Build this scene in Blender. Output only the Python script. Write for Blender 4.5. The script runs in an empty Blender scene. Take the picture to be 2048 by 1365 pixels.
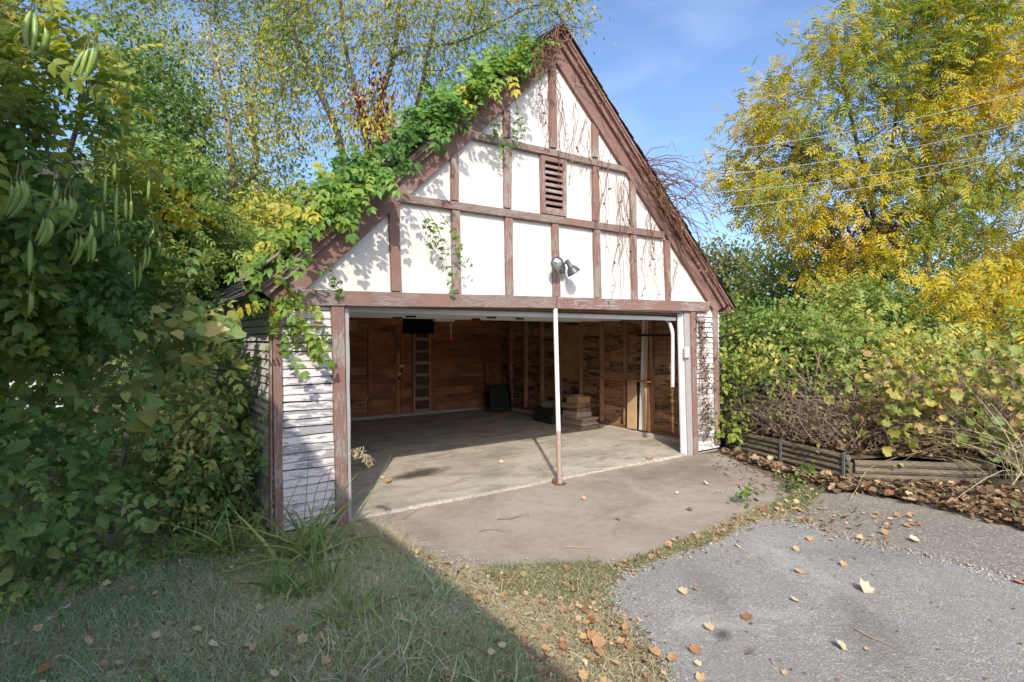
import bpy, math, random
import numpy as np
from mathutils import Vector, Matrix

scene = bpy.context.scene
COL = scene.collection
random.seed(7)
RNG = np.random.default_rng(11)

# ------------------------------------------------------------------ camera
DD, FPX, HY, EYE = 5.06, 1090.0, 675.0, 1.72        # distance to the facade, focal length and horizon (2048 px wide photo)
YAW = math.radians(35)
CAM = np.array([-0.2009 * DD, -DD, EYE])
VW = np.array([math.sin(YAW), math.cos(YAW), 0.0])
RT = np.array([VW[1], -VW[0], 0.0])
cam = bpy.data.cameras.new('camera')
cam.sensor_width = 36.0
cam.lens = FPX / 2048 * 36.0
cam.shift_y = -(682.5 - HY) / 2048
cam.clip_start = 0.05
cam.clip_end = 2000
cam_o = bpy.data.objects.new('camera', cam)
COL.objects.link(cam_o)
cam_o.location = CAM
cam_o.rotation_euler = (math.radians(90), 0, -YAW)
scene.camera = cam_o

# ------------------------------------------------------------------ light
SUN_EL, SUN_AZ = math.radians(36.8), math.radians(211.9)
w = bpy.data.worlds.new('World')
scene.world = w
w.use_nodes = True
nt = w.node_tree
bg = nt.nodes['Background']
sky = nt.nodes.new('ShaderNodeTexSky')
sky.sky_type = 'NISHITA'
sky.sun_disc = False
sky.sun_elevation = SUN_EL
sky.sun_rotation = SUN_AZ
sky.altitude = 200
sky.air_density = 0.8
sky.dust_density = 3.2
sky.ozone_density = 4.0
tc = nt.nodes.new('ShaderNodeTexCoord')
mp = nt.nodes.new('ShaderNodeMapping'); mp.inputs['Scale'].default_value = (1.2, 2.0, 6.0)
nz = nt.nodes.new('ShaderNodeTexNoise'); nz.inputs['Scale'].default_value = 1.6; nz.inputs['Detail'].default_value = 6
nz.inputs['Distortion'].default_value = 0.6
rp = nt.nodes.new('ShaderNodeValToRGB')
rp.color_ramp.elements[0].position = 0.48; rp.color_ramp.elements[0].color = (0, 0, 0, 1)
rp.color_ramp.elements[1].position = 0.85; rp.color_ramp.elements[1].color = (.16, .16, .16, 1)
mx = nt.nodes.new('ShaderNodeMix'); mx.data_type = 'RGBA'
nt.links.new(tc.outputs['Generated'], mp.inputs['Vector'])
nt.links.new(mp.outputs[0], nz.inputs['Vector'])
nt.links.new(nz.outputs[0], rp.inputs[0])
nt.links.new(rp.outputs[0], mx.inputs[0])
nt.links.new(sky.outputs[0], mx.inputs[6])
mx.inputs[7].default_value = (5.5, 6.2, 7.2, 1)
nt.links.new(mx.outputs[2], bg.inputs[0])
bg.inputs[1].default_value = 0.15

sl = bpy.data.lights.new('sun', 'SUN')
sl.energy = 2.2
sl.angle = math.radians(0.5)
sl.color = (1.0, 0.93, 0.82)
so = bpy.data.objects.new('sun', sl)
COL.objects.link(so)
SUNDIR = Vector((math.sin(SUN_AZ) * math.cos(SUN_EL), math.cos(SUN_AZ) * math.cos(SUN_EL), math.sin(SUN_EL)))
so.rotation_euler = (-SUNDIR).to_track_quat('-Z', 'Y').to_euler()
so.location = (-8, -12, 14)

vs = scene.view_settings
vs.view_transform = 'Standard'
vs.look = 'None'
vs.exposure = 1.06
vs.gamma = 1.0
vs.use_curve_mapping = False
scene.cycles.max_bounces = 12
scene.cycles.diffuse_bounces = 9
scene.cycles.transmission_bounces = 6
scene.cycles.transparent_max_bounces = 6
scene.cycles.use_denoising = True

# ------------------------------------------------------------------ survey helpers (photo pixel -> point on a real plane)
def ray(px, py):
    return VW + (px - 1024) / FPX * RT + np.array([0, 0, -(py - HY) / FPX])
def PY(px, py, y=0.0):
    d = ray(px, py); return CAM + d * ((y - CAM[1]) / d[1])
def PX(px, py, x):
    d = ray(px, py); return CAM + d * ((x - CAM[0]) / d[0])
def G(px, py, z=0.0):
    d = ray(px, py); return CAM + d * ((z - EYE) / d[2])
def AT(px, py, d):
    return CAM + ray(px, py) * d

# ------------------------------------------------------------------ object helpers
def props(o, label=None, cat=None, group=None, kind=None):
    if label: o['label'] = label
    if cat: o['category'] = cat
    if group: o['group'] = group
    if kind: o['kind'] = kind
    return o
def thing(name, loc, label, cat, group=None):
    o = bpy.data.objects.new(name, None)
    COL.objects.link(o)
    o.location = tuple(float(v) for v in loc)
    o.empty_display_size = 0.2
    return props(o, label, cat, group)
def wloc(o):
    v = Vector(o.location)
    while o.parent:
        o = o.parent; v = v + Vector(o.location)
    return v
def add(name, me, mat=None, parent=None, kind=None):
    o = bpy.data.objects.new(name, me)
    COL.objects.link(o)
    if mat is not None and not me.materials: me.materials.append(mat)
    if parent is not None:
        o.parent = parent
        if parent.type == 'EMPTY':
            o.matrix_parent_inverse = Matrix.Translation(-wloc(parent))
    if kind: o['kind'] = kind
    return o
def pymesh(name, V, F, smooth=False):
    me = bpy.data.meshes.new(name)
    me.from_pydata([tuple(map(float, v)) for v in V], [], [tuple(f) for f in F])
    me.update()
    if smooth:
        me.polygons.foreach_set('use_smooth', [True] * len(me.polygons))
    return me
def npmesh(name, V, F, tint=None, smooth=False):
    V = np.ascontiguousarray(V, dtype=np.float32); F = np.ascontiguousarray(F, dtype=np.int32)
    me = bpy.data.meshes.new(name)
    n, k = F.shape
    me.vertices.add(len(V)); me.vertices.foreach_set('co', V.ravel())
    me.loops.add(n * k); me.loops.foreach_set('vertex_index', F.ravel())
    me.polygons.add(n); me.polygons.foreach_set('loop_start', np.arange(0, n * k, k, dtype=np.int32))
    if smooth: me.polygons.foreach_set('use_smooth', np.ones(n, dtype=bool))
    if tint is not None:
        a = me.attributes.new('tint', 'FLOAT', 'POINT'); a.data.foreach_set('value', np.ascontiguousarray(tint, dtype=np.float32))
    me.update(calc_edges=True)
    return me
def unit(a):
    a = np.asarray(a, float)
    return a / np.maximum(np.linalg.norm(a, axis=-1, keepdims=True), 1e-9)

def board_geo(A, B, C, D, n, t, seg=3, jit=0.002, cham=0.003, rng=random):
    """a plank: front corners A-B (one long edge) and D-C (the other), n towards the viewer, t thick"""
    A, B, C, D, n = (np.asarray(v, float) for v in (A, B, C, D, n))
    V, F = [], []
    for i in range(seg + 1):
        s = i / seg
        lo = A + (B - A) * s; hi = D + (C - D) * s
        u = hi - lo; wd = np.linalg.norm(u); u = u / max(wd, 1e-9)
        c = min(cham, wd * .3)
        lo = lo + u * rng.uniform(-jit, jit); hi = hi + u * rng.uniform(-jit, jit)
        nn = n * rng.uniform(-jit, jit) * .7
        V += [lo - n * t, lo - n * c + nn, lo + u * c + nn, hi - u * c + nn, hi - n * c + nn, hi - n * t]
    for i in range(seg):
        a = i * 6; b = a + 6
        for k in range(6):
            k2 = (k + 1) % 6
            F.append((a + k, b + k, b + k2, a + k2))
    F.append(tuple(range(5, -1, -1))); F.append(tuple(seg * 6 + k for k in range(6)))
    # make sure faces look outwards: the front face must look along n
    v = [V[i] for i in F[2]]
    if np.dot(np.cross(v[1] - v[0], v[2] - v[0]), n) < 0:
        F = [f[::-1] for f in F]
    return V, F
def board(name, A, B, C, D, n, t, mat, parent, **k):
    V, F = board_geo(A, B, C, D, n, t, **k)
    return add(name, pymesh(name, V, F), mat, parent)
def box_geo(lo, hi):
    x0, y0, z0 = lo; x1, y1, z1 = hi
    V = [(x0,y0,z0),(x1,y0,z0),(x1,y1,z0),(x0,y1,z0),(x0,y0,z1),(x1,y0,z1),(x1,y1,z1),(x0,y1,z1)]
    return V, [(0,3,2,1),(4,5,6,7),(0,1,5,4),(1,2,6,5),(2,3,7,6),(3,0,4,7)]
def bevel_mesh(me, wdt=0.004, seg=1):
    import bmesh
    bm = bmesh.new(); bm.from_mesh(me)
    bmesh.ops.bevel(bm, geom=bm.edges[:], offset=wdt, segments=seg, affect='EDGES', profile=0.6)
    bm.to_mesh(me); bm.free(); me.update()
def box(name, lo, hi, mat, parent, bev=0.003, M=None):
    V, F = box_geo(lo, hi)
    me = pymesh(name, V, F)
    if bev: bevel_mesh(me, bev)
    if M is not None: me.transform(M); me.update()
    return add(name, me, mat, parent)
def tube_geo(pts, rad, k=6):
    P = np.asarray(pts, float); n = len(P)
    R = np.full(n, rad, float) if np.isscalar(rad) else np.asarray(rad, float)
    T = unit(np.gradient(P, axis=0))
    ref = np.array([0, 0, 1.0]) if abs(T[0][2]) < .9 else np.array([1.0, 0, 0])
    a = np.linspace(0, 2 * np.pi, k, endpoint=False)
    X = unit(np.cross(T, ref)); Y = np.cross(T, X)
    V = P[:, None] + R[:, None, None] * (np.cos(a)[None, :, None] * X[:, None] + np.sin(a)[None, :, None] * Y[:, None])
    V = V.reshape(-1, 3)
    i = np.arange(n - 1)[:, None] * k; j = np.arange(k)[None, :]; j2 = (j + 1) % k
    F = np.stack([i + j, i + j2, i + k + j2, i + k + j], -1).reshape(-1, 4)
    return V, F
def tubes_mesh(name, lines, k=5, smooth=True):
    VV, FF, o = [], [], 0
    for pts, rad in lines:
        V, F = tube_geo(pts, rad, k)
        VV.append(V); FF.append(F + o); o += len(V)
    return npmesh(name, np.concatenate(VV), np.concatenate(FF), smooth=smooth)
def lathe(prof, axis, pos, k=20):
    """prof: (r, h) along axis from pos"""
    ax = unit(axis); ref = np.array([0, 0, 1.0]) if abs(ax[2]) < .9 else np.array([1.0, 0, 0])
    X = unit(np.cross(ax, ref)); Y = np.cross(ax, X)
    V, F = [], []
    for r, h in prof:
        for i in range(k):
            a = 2 * math.pi * i / k
            V.append(np.asarray(pos) + ax * h + (X * math.cos(a) + Y * math.sin(a)) * r)
    for j in range(len(prof) - 1):
        for i in range(k):
            F.append((j*k+i, j*k+(i+1)%k, (j+1)*k+(i+1)%k, (j+1)*k+i))
    if prof[0][0] > 1e-4: F.append(tuple(range(k-1, -1, -1)))
    if prof[-1][0] > 1e-4: F.append(tuple((len(prof)-1)*k+i for i in range(k)))
    return V, F
def merge(*geos):
    V, F = [], []
    for v, f in geos:
        o = len(V); V += list(v); F += [tuple(i + o for i in q) for q in f]
    return V, F

# ------------------------------------------------------------------ materials
class NT:
    def __init__(s, name):
        s.m = bpy.data.materials.new(name); s.m.use_nodes = True
        s.t = s.m.node_tree; s.b = s.t.nodes['Principled BSDF']; s.out = s.t.nodes['Material Output']
        s.b.inputs['Roughness'].default_value = .85
        s.b.inputs['Specular IOR Level'].default_value = .25
    def n(s, typ, **kw):
        nd = s.t.nodes.new('ShaderNode' + typ)
        for k, v in kw.items():
            if hasattr(nd, k): setattr(nd, k, v)
        return nd
    def l(s, a, b): s.t.links.new(a, b)
    def coords(s, scale=(1,1,1), rot=(0,0,0), rand=True):
        tc = s.n('TexCoord'); mp = s.n('Mapping')
        mp.inputs['Scale'].default_value = scale; mp.inputs['Rotation'].default_value = rot
        src = tc.outputs['Object']
        if rand:
            oi = s.n('ObjectInfo'); ad = s.n('VectorMath', operation='MULTIPLY_ADD')
            cb = s.n('CombineXYZ')
            for i in range(3): s.l(oi.outputs['Random'], cb.inputs[i])
            s.l(cb.outputs[0], ad.inputs[0]); ad.inputs[1].default_value = (37.0, 23.0, 51.0); s.l(src, ad.inputs[2])
            src = ad.outputs[0]
        s.l(src, mp.inputs[0])
        return mp.outputs[0]
    def noise(s, vec, scale, detail=4, rough=.55, dist=0):
        nd = s.n('TexNoise'); nd.inputs['Scale'].default_value = scale; nd.inputs['Detail'].default_value = detail
        nd.inputs['Roughness'].default_value = rough; nd.inputs['Distortion'].default_value = dist
        if vec is not None: s.l(vec, nd.inputs['Vector'])
        return nd.outputs[0]
    def ramp(s, fac, stops, interp='LINEAR'):
        nd = s.n('ValToRGB'); cr = nd.color_ramp; cr.interpolation = interp
        while len(cr.elements) < len(stops): cr.elements.new(.5)
        for e, (p, c) in zip(cr.elements, stops):
            e.position = p; e.color = (*c, 1) if len(c) == 3 else c
        s.l(fac, nd.inputs[0]); return nd.outputs[0]
    def g(s, v): return (v, v, v)
    def mix(s, fac, a, b, blend='MIX'):
        nd = s.n('Mix', data_type='RGBA', blend_type=blend)
        for sock, v in ((nd.inputs[0], fac), (nd.inputs[6], a), (nd.inputs[7], b)):
            if hasattr(v, 'links') or hasattr(v, 'is_linked'): s.l(v, sock)
            elif isinstance(v, (int, float)): sock.default_value = v
            else: sock.default_value = (*v, 1)
        return nd.outputs[2]
    def math(s, op, a, b=0.0):
        nd = s.n('Math', operation=op)
        for sock, v in ((nd.inputs[0], a), (nd.inputs[1], b)):
            if isinstance(v, (int, float)): sock.default_value = v
            else: s.l(v, sock)
        return nd.outputs[0]
    def rnd(s): return s.n('ObjectInfo').outputs['Random']
    def col(s, c):
        if isinstance(c, tuple): s.b.inputs['Base Color'].default_value = (*c, 1)
        else: s.l(c, s.b.inputs['Base Color'])
    def bump(s, h, strength=.4, dist=.01):
        nd = s.n('Bump'); nd.inputs['Strength'].default_value = strength; nd.inputs['Distance'].default_value = dist
        s.l(h, nd.inputs['Height']); s.l(nd.outputs[0], s.b.inputs['Normal'])
    def rough(s, v): s.b.inputs['Roughness'].default_value = v

HS, VSC, YS = (1.2, 9, 14), (14, 9, 1.2), (14, 1.2, 14)   # grain along x, z, y
def painted_wood(name, scale, paint, paint2, under, under2, thr, rot=(0,0,0)):
    s = NT(name); v = s.coords(scale, rot); v2 = s.coords((2.2, 2.2, 2.2))
    grain = s.noise(v, 5.5, 7, .65, .4)
    big = s.noise(v2, 1.3, 3)
    wear = s.math('ADD', s.math('MULTIPLY', grain, .62), s.math('MULTIPLY', big, .45))
    wear = s.math('ADD', wear, s.math('MULTIPLY', s.math('SUBTRACT', s.rnd(), .5), .07))
    mask = s.ramp(wear, [(thr, s.g(0)), (thr + .025, s.g(1))])
    pc = s.mix(s.noise(v2, 3, 3), paint, paint2)
    fine = s.noise(v, 14, 6, .7)
    uc = s.mix(s.ramp(fine, [(.35, s.g(0)), (.65, s.g(1))]), under, under2)
    s.col(s.mix(mask, pc, uc))
    h = s.math('SUBTRACT', s.math('MULTIPLY', fine, .5), s.math('MULTIPLY', mask, .6))
    s.bump(h, .5, .006)
    return s.m
RED, RED2 = (.195, .105, .082), (.26, .16, .13)
GREY, GREY2 = (.40, .35, .315), (.165, .125, .105)
M_timberH = painted_wood('red_timber_horizontal', HS, RED, RED2, GREY, GREY2, .545)
M_timberW = painted_wood('worn_timber_horizontal', HS, RED, RED2, (.32, .265, .23), (.15, .11, .095), .49)
M_timberV = painted_wood('red_timber_upright', VSC, RED, RED2, GREY, GREY2, .55)
M_rakeR = painted_wood('red_rake_right', HS, RED, RED2, GREY, GREY2, .605, (0, math.radians(-43), 0))
M_rakeL = painted_wood('red_rake_left', HS, RED, RED2, GREY, GREY2, .605, (0, math.radians(44), 0))
M_greywood = painted_wood('grey_bare_wood', VSC, (.40,.385,.37), (.30,.28,.27), (.22,.19,.17), (.5,.48,.46), .60)
M_whiteV = painted_wood('white_painted_upright', VSC, (.72,.73,.75), (.64,.65,.67), (.38,.36,.35), (.5,.48,.46), .68)

def siding_mat():
    s = NT('peeling_white_siding'); v = s.coords((2.2, 2.2, 13)); v2 = s.coords((1, 1, 1), rand=False)
    n1 = s.noise(v, 3.0, 9, .70, .35)
    sx = s.n('SeparateXYZ'); s.l(v2, sx.inputs[0])
    low = s.ramp(sx.outputs[2], [(.05, s.g(.02)), (.45, s.g(.075)), (1.15, s.g(.085)), (1.45, s.g(.0))])
    big = s.noise(v2, 2.2, 3)
    wsum = s.math('ADD', s.math('MULTIPLY', n1, .7), s.math('MULTIPLY', big, .35))
    wsum = s.math('ADD', wsum, low)
    wsum = s.math('ADD', wsum, s.math('MULTIPLY', s.math('SUBTRACT', s.rnd(), .5), .12))
    mask = s.ramp(wsum, [(.60, s.g(0)), (.612, s.g(1))])
    fine = s.noise(s.coords((3, 3, 22)), 6, 6, .7)
    grey = s.mix(fine, (.22, .215, .225), (.36, .35, .345))
    pc = s.mix(s.noise(v2, 5, 3), (.66, .61, .59), (.56, .52, .505))
    s.col(s.mix(mask, pc, grey))
    s.bump(s.math('SUBTRACT', s.math('MULTIPLY', fine, .4), mask), .35, .004)
    return s.m
M_siding = siding_mat()

def stucco_mat():
    s = NT('white_stucco'); v = s.coords((1, 1, 1), rand=False)
    n1 = s.noise(v, 1.1, 5, .6); n2 = s.noise(v, 38, 4, .6); n3 = s.noise(v, 9, 5, .6, .3)
    base = s.mix(n1, (.60, .562, .51), (.68, .645, .595))
    vo = s.n('TexVoronoi', feature='DISTANCE_TO_EDGE'); vo.inputs['Scale'].default_value = 1.6; s.l(v, vo.inputs['Vector'])
    vp = s.n('TexVoronoi'); vp.inputs['Scale'].default_value = 6.5; s.l(v, vp.inputs['Vector'])
    spot = s.ramp(s.math('ADD', vp.outputs['Distance'], s.math('MULTIPLY', n2, .03)), [(.055, s.g(1)), (.075, s.g(0))])
    spot = s.math('MULTIPLY', spot, s.ramp(n3, [(.46, s.g(0)), (.52, s.g(.8))]))
    wv = s.n('VectorMath', operation='ADD'); wn = s.n('TexNoise'); wn.inputs['Scale'].default_value = 4.0; wn.inputs['Detail'].default_value = 6
    s.l(v, wn.inputs['Vector']); s.l(v, wv.inputs[0]); s.l(wn.outputs['Color'], wv.inputs[1]); s.l(wv.outputs[0], vo.inputs['Vector'])
    ck = s.math('MULTIPLY', s.ramp(vo.outputs['Distance'], [(.001, s.g(1)), (.006, s.g(0))]), s.ramp(n1, [(.45, s.g(0)), (.6, s.g(.55))]))
    base = s.mix(ck, base, (.36, .32, .28))
    stain = s.noise(s.coords((5, 1, .7), rand=False), 2.2, 5, .6)
    base = s.mix(s.ramp(stain, [(.52, s.g(0)), (.75, s.g(.35))]), base, (.50, .44, .37))
    s.col(s.mix(spot, base, (.42, .37, .33)))
    s.bump(s.math('ADD', s.math('MULTIPLY', n3, .6), s.math('MULTIPLY', n2, .4)), .55, .012)
    return s.m
M_stucco = stucco_mat()

def bare_board(name, scale, stops, dark=.45, rvar=.25):
    s = NT(name); v = s.coords(scale); big = s.noise(s.coords((1.1, 1.1, 2.2)), 1.5, 4, .6)
    gr = s.noise(v, 4, 7, .65, .9)
    f = s.math('ADD', s.math('MULTIPLY', gr, .75), s.math('MULTIPLY', s.rnd(), rvar))
    c = s.ramp(f, stops)
    st = s.ramp(big, [(.40, s.g(0)), (.68, s.g(dark))])
    s.col(s.mix(st, c, (.02, .014, .01)))
    s.bump(gr, .35, .006); s.rough(.7)
    return s.m
M_back = bare_board('brown_back_board', (1.3, 10, 17), [(.3, (.25, .088, .042)), (.46, (.46, .18, .088)), (.66, (.61, .30, .165)), (.95, (.72, .47, .31))], .6, .14)
def right_board_mat():
    s = NT('tan_side_board'); v = s.coords((10, 1.1, 13))
    gr = s.noise(v, 3.2, 7, .68, 1.6); big = s.noise(s.coords((1, 1.2, 4)), 1.9, 5, .65, .6)
    f = s.math('ADD', s.math('MULTIPLY', gr, .8), s.math('MULTIPLY', s.rnd(), .16))
    c = s.ramp(f, [(.3, (.12, .06, .03)), (.44, (.30, .165, .085)), (.58, (.50, .31, .17)), (.78, (.66, .49, .32))])
    st = s.ramp(big, [(.47, s.g(0)), (.62, s.g(.82))])
    s.col(s.mix(st, c, (.022, .018, .016)))
    s.bump(gr, .4, .006); s.rough(.75)
    return s.m
M_right = right_board_mat()
M_stud = bare_board('brown_stud', (15, 15, 1.2), [(.3, (.24, .125, .075)), (.55, (.44, .25, .155)), (.85, (.58, .37, .25))], .3)
M_studY = bare_board('brown_sill', (15, 1.2, 15), [(.3, (.13, .06, .03)), (.55, (.30, .155, .07)), (.85, (.45, .26, .13))], .35)
M_ply = bare_board('plywood', (9, 7, .9), [(.25, (.33, .17, .06)), (.5, (.50, .30, .13)), (.8, (.62, .42, .20))], .35)
M_tan = bare_board('tan_plank', (14, 14, 1.0), [(.3, (.42, .25, .13)), (.55, (.55, .36, .20)), (.9, (.68, .52, .34))], .15)
M_rust = bare_board('rust_shelf', (14, 1.0, 14), [(.3, (.28, .085, .02)), (.55, (.42, .16, .05)), (.9, (.55, .30, .13))], .3)
M_lumber = bare_board('grey_lumber', (3, 3, 22), [(.3, (.22, .15, .11)), (.55, (.42, .31, .24)), (.9, (.62, .51, .43))], .25, .35)
M_block = bare_board('wood_block', (3, 3, 12), [(.3, (.42, .23, .10)), (.6, (.60, .37, .17)), (.9, (.70, .50, .28))], .15)
M_dark = NT('dark_void'); M_dark.col((.008, .007, .007)); M_dark = M_dark.m  # near-black colour painting unlit space behind hatch and vent, also used for panes
M_ceil = bare_board('loft_board', (1.2, 10, 14), [(.3, (.30, .20, .13)), (.6, (.44, .32, .22)), (.9, (.56, .44, .32))], .2)

def simple(name, c, rough=.6, metal=0.0, var=.25, bump=.1, sc=8):
    s = NT(name); v = s.coords()
    s.col(s.mix(s.noise(v, sc, 5, .6), tuple(x * (1 - var) for x in c), tuple(min(1, x * (1 + var)) for x in c)))
    s.rough(rough); s.b.inputs['Metallic'].default_value = metal
    if bump: s.bump(s.noise(v, sc * 5, 4), bump, .003)
    return s.m
M_doorpaint = simple('pale_door_paint', (.52, .54, .52), .55, 0, .14)
M_white = simple('white_paint', (.60, .62, .63), .45, 0, .10)
M_poleW = simple('white_pole_paint', (.72, .68, .63), .5, 0, .12, .2, 20)
M_poleR = simple('rusty_pole_paint', (.36, .265, .215), .7, 0, .3, .3, 25)
M_rusty = simple('rusty_iron', (.16, .09, .06), .8, .2, .4, .4, 25)
M_iron = simple('dark_iron', (.05, .05, .055), .55, .5, .3)
M_lampgrey = simple('grey_lamp_shell', (.105, .11, .125), .4, .35, .15, .03)
M_box = simple('ivory_plastic', (.52, .48, .42), .5, 0, .1)
M_black = simple('black_iron', (.015, .015, .016), .6, 0, .3)
M_green = simple('dark_green_slate', (.035, .045, .035), .7, 0, .5)
M_darkbrown = simple('dark_brown_board', (.10, .065, .05), .8, 0, .5)
M_shingle = simple('dark_shingle', (.055, .05, .048), .9, 0, .5, .5, 14)
M_brass = simple('ivory_latch', (.70, .66, .50), .4, .1, .1)
M_yellow = simple('yellow_paint_mark', (.55, .42, .05), .7)
M_redpaint = simple('red_grip', (.6, .06, .02), .5)
M_strap = simple('grey_metal_strap', (.25, .27, .28), .5, .6, .3)
M_wire = simple('cable_sheath', (.30, .31, .33), .6, 0, .1, 0)
M_glass = NT('lamp_lens'); M_glass.col((.55, .6, .58)); M_glass.rough(.12); M_glass.b.inputs['Metallic'].default_value = .75
M_glass = M_glass.m
M_bark = painted_wood('grey_bark', VSC, (.25,.22,.18), (.17,.15,.12), (.12,.10,.08), (.33,.30,.25), .55)
M_barkD = painted_wood('dark_bark', VSC, (.11,.09,.075), (.075,.06,.05), (.05,.04,.035), (.17,.15,.125), .57)
M_twig = simple('dry_twig', (.27, .20, .15), .9, 0, .4, 0)
M_deadvine = simple('dead_vine_stem', (.17, .085, .05), .9, 0, .4, 0)
M_stem = simple('green_stem', (.15, .17, .06), .7, 0, .4, 0)
M_straw = simple('straw', (.42, .33, .19), .9, 0, .35, 0)

def leaf_mat(name, stops, trans=.32, rough=.5, spec=.35):
    s = NT(name)
    at = s.n('Attribute', attribute_name='tint')
    c = s.ramp(at.outputs['Fac'], stops)
    vn = s.noise(s.coords(rand=False), 70, 4, .65)
    hv = s.n('HueSaturation'); s.l(c, hv.inputs['Color']); s.l(s.math('ADD', s.math('MULTIPLY', vn, .9), .55), hv.inputs['Value']); c = hv.outputs[0]
    s.col(c); s.rough(rough); s.b.inputs['Specular IOR Level'].default_value = spec
    tr = s.n('BsdfTranslucent'); mixs = s.n('MixShader'); mixs.inputs[0].default_value = trans
    hs = s.n('HueSaturation'); hs.inputs['Value'].default_value = 1.35; hs.inputs['Saturation'].default_value = 1.1
    s.l(c, hs.inputs['Color']); s.l(hs.outputs[0], tr.inputs[0])
    s.l(s.b.outputs[0], mixs.inputs[1]); s.l(tr.outputs[0], mixs.inputs[2]); s.l(mixs.outputs[0], s.out.inputs[0])
    return s.m
L_vine = leaf_mat('trumpet_vine_leaf', [(0, (.07, .14, .03)), (.35, (.15, .23, .04)), (.65, (.30, .33, .045)), (.9, (.50, .41, .04)), (1, (.56, .34, .035))], .38)
L_roof = leaf_mat('roof_vine_leaf', [(0, (.05, .13, .02)), (.45, (.11, .23, .035)), (.8, (.24, .33, .05)), (1, (.50, .40, .05))])
L_shrub = leaf_mat('shade_shrub_leaf', [(0, (.11, .21, .065)), (.5, (.25, .36, .11)), (.8, (.43, .44, .13)), (1, (.56, .46, .18))], .42)
L_olive = leaf_mat('olive_tree_leaf', [(0, (.09, .14, .022)), (.4, (.20, .25, .04)), (.75, (.36, .36, .055)), (1, (.55, .42, .05))], .36)
L_dark = leaf_mat('dark_tree_leaf', [(0, (.045, .10, .022)), (.5, (.10, .18, .035)), (.85, (.20, .27, .055)), (1, (.34, .35, .08))], .36)
L_yellow = leaf_mat('yellow_tree_leaf', [(0, (.10, .18, .03)), (.28, (.22, .27, .035)), (.52, (.43, .36, .028)), (.82, (.55, .40, .022)), (1, (.53, .31, .02))], .36)
L_lime = leaf_mat('lime_shrub_leaf', [(0, (.07, .14, .025)), (.45, (.18, .26, .045)), (.8, (.36, .38, .09)), (1, (.52, .42, .07))])
L_pale = leaf_mat('pale_shrub_leaf', [(0, (.12, .19, .05)), (.5, (.30, .36, .12)), (1, (.52, .52, .22))])
L_red = leaf_mat('red_creeper_leaf', [(0, (.10, .012, .018)), (.6, (.24, .025, .035)), (1, (.40, .07, .05))])
L_maroon = leaf_mat('maroon_leaf', [(0, (.05, .014, .02)), (.6, (.11, .025, .03)), (1, (.17, .05, .04))])
L_far = leaf_mat('distant_leaf', [(0, (.06, .09, .025)), (.5, (.14, .16, .04)), (1, (.28, .25, .07))])
L_dead = leaf_mat('dry_brown_leaf', [(0, (.075, .05, .032)), (.5, (.20, .135, .08)), (.8, (.33, .24, .14)), (1, (.48, .36, .22))], .2, .7, .2)
L_fall = leaf_mat('fallen_leaf', [(0, (.20, .075, .03)), (.3, (.37, .20, .10)), (.6, (.50, .33, .16)), (.8, (.56, .44, .25)), (1, (.60, .50, .36))], .15, .7, .2)
L_grape = leaf_mat('wild_grape_leaf', [(0, (.14, .20, .04)), (.3, (.27, .30, .06)), (.55, (.44, .37, .09)), (.75, (.42, .27, .12)), (1, (.24, .14, .08))])
L_grass = leaf_mat('lawn_blade', [(0, (.15, .24, .11)), (.45, (.30, .395, .20)), (.75, (.46, .52, .30)), (1, (.66, .61, .45))], .30)
L_dry = leaf_mat('dry_blade', [(0, (.15, .20, .07)), (.3, (.28, .27, .14)), (.65, (.46, .385, .24)), (1, (.60, .52, .36))], .2)
L_tall = leaf_mat('tall_grass_blade', [(0, (.10, .19, .05)), (.6, (.22, .31, .09)), (1, (.42, .42, .16))], .3)
L_pod = leaf_mat('seed_pod_skin', [(0, (.15, .25, .05)), (.5, (.25, .36, .075)), (1, (.36, .43, .11))], .08, .4, .5)

def ground_mat(name, c1, c2, c3, sc=3, speck=None, bump=.6, bd=.012):
    s = NT(name); v = s.coords(rand=False)
    n1 = s.noise(v, .55 * sc / 3, 5, .6); n2 = s.noise(v, 5 * sc, 6, .65); n3 = s.noise(v, 60, 3, .6)
    c = s.mix(s.ramp(n1, [(.35, s.g(0)), (.65, s.g(1))]), c1, c2)
    c = s.mix(s.math('MULTIPLY', s.ramp(n2, [(.45, s.g(0)), (.7, s.g(1))]), .6), c, c3)
    h = s.math('ADD', s.math('MULTIPLY', n2, .5), s.math('MULTIPLY', n3, .5))
    if speck:
        vo = s.n('TexVoronoi'); vo.inputs['Scale'].default_value = speck; s.l(v, vo.inputs['Vector'])
        sx = s.n('SeparateColor'); s.l(vo.outputs['Color'], sx.inputs[0])
        c = s.mix(s.ramp(sx.outputs[0], [(.0, s.g(.75)), (.38, s.g(0))]), c, tuple(x * .45 for x in c1))
        c = s.mix(s.ramp(sx.outputs[0], [(.86, s.g(0)), (.98, s.g(.75))]), c, tuple(min(.8, x * 2.0) for x in c1))
        h = s.math('ADD', h, s.math('MULTIPLY', s.math('SUBTRACT', 1.0, vo.outputs['Distance']), .8))
    return s, v, c, h
s, v, c, h = ground_mat('soil', (.12, .085, .06), (.17, .125, .085), (.07, .05, .035)); s.col(c); s.bump(h, .8, .02); M_soil = s.m
s, v, c, h = ground_mat('turf_earth', (.24, .24, .16), (.33, .30, .21), (.17, .18, .11)); s.col(c); s.bump(h, .8, .02); M_turf = s.m
s, v, c, h = ground_mat('worn_asphalt', (.30, .285, .258), (.245, .232, .208), (.36, .343, .312), 3, 130)
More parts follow.
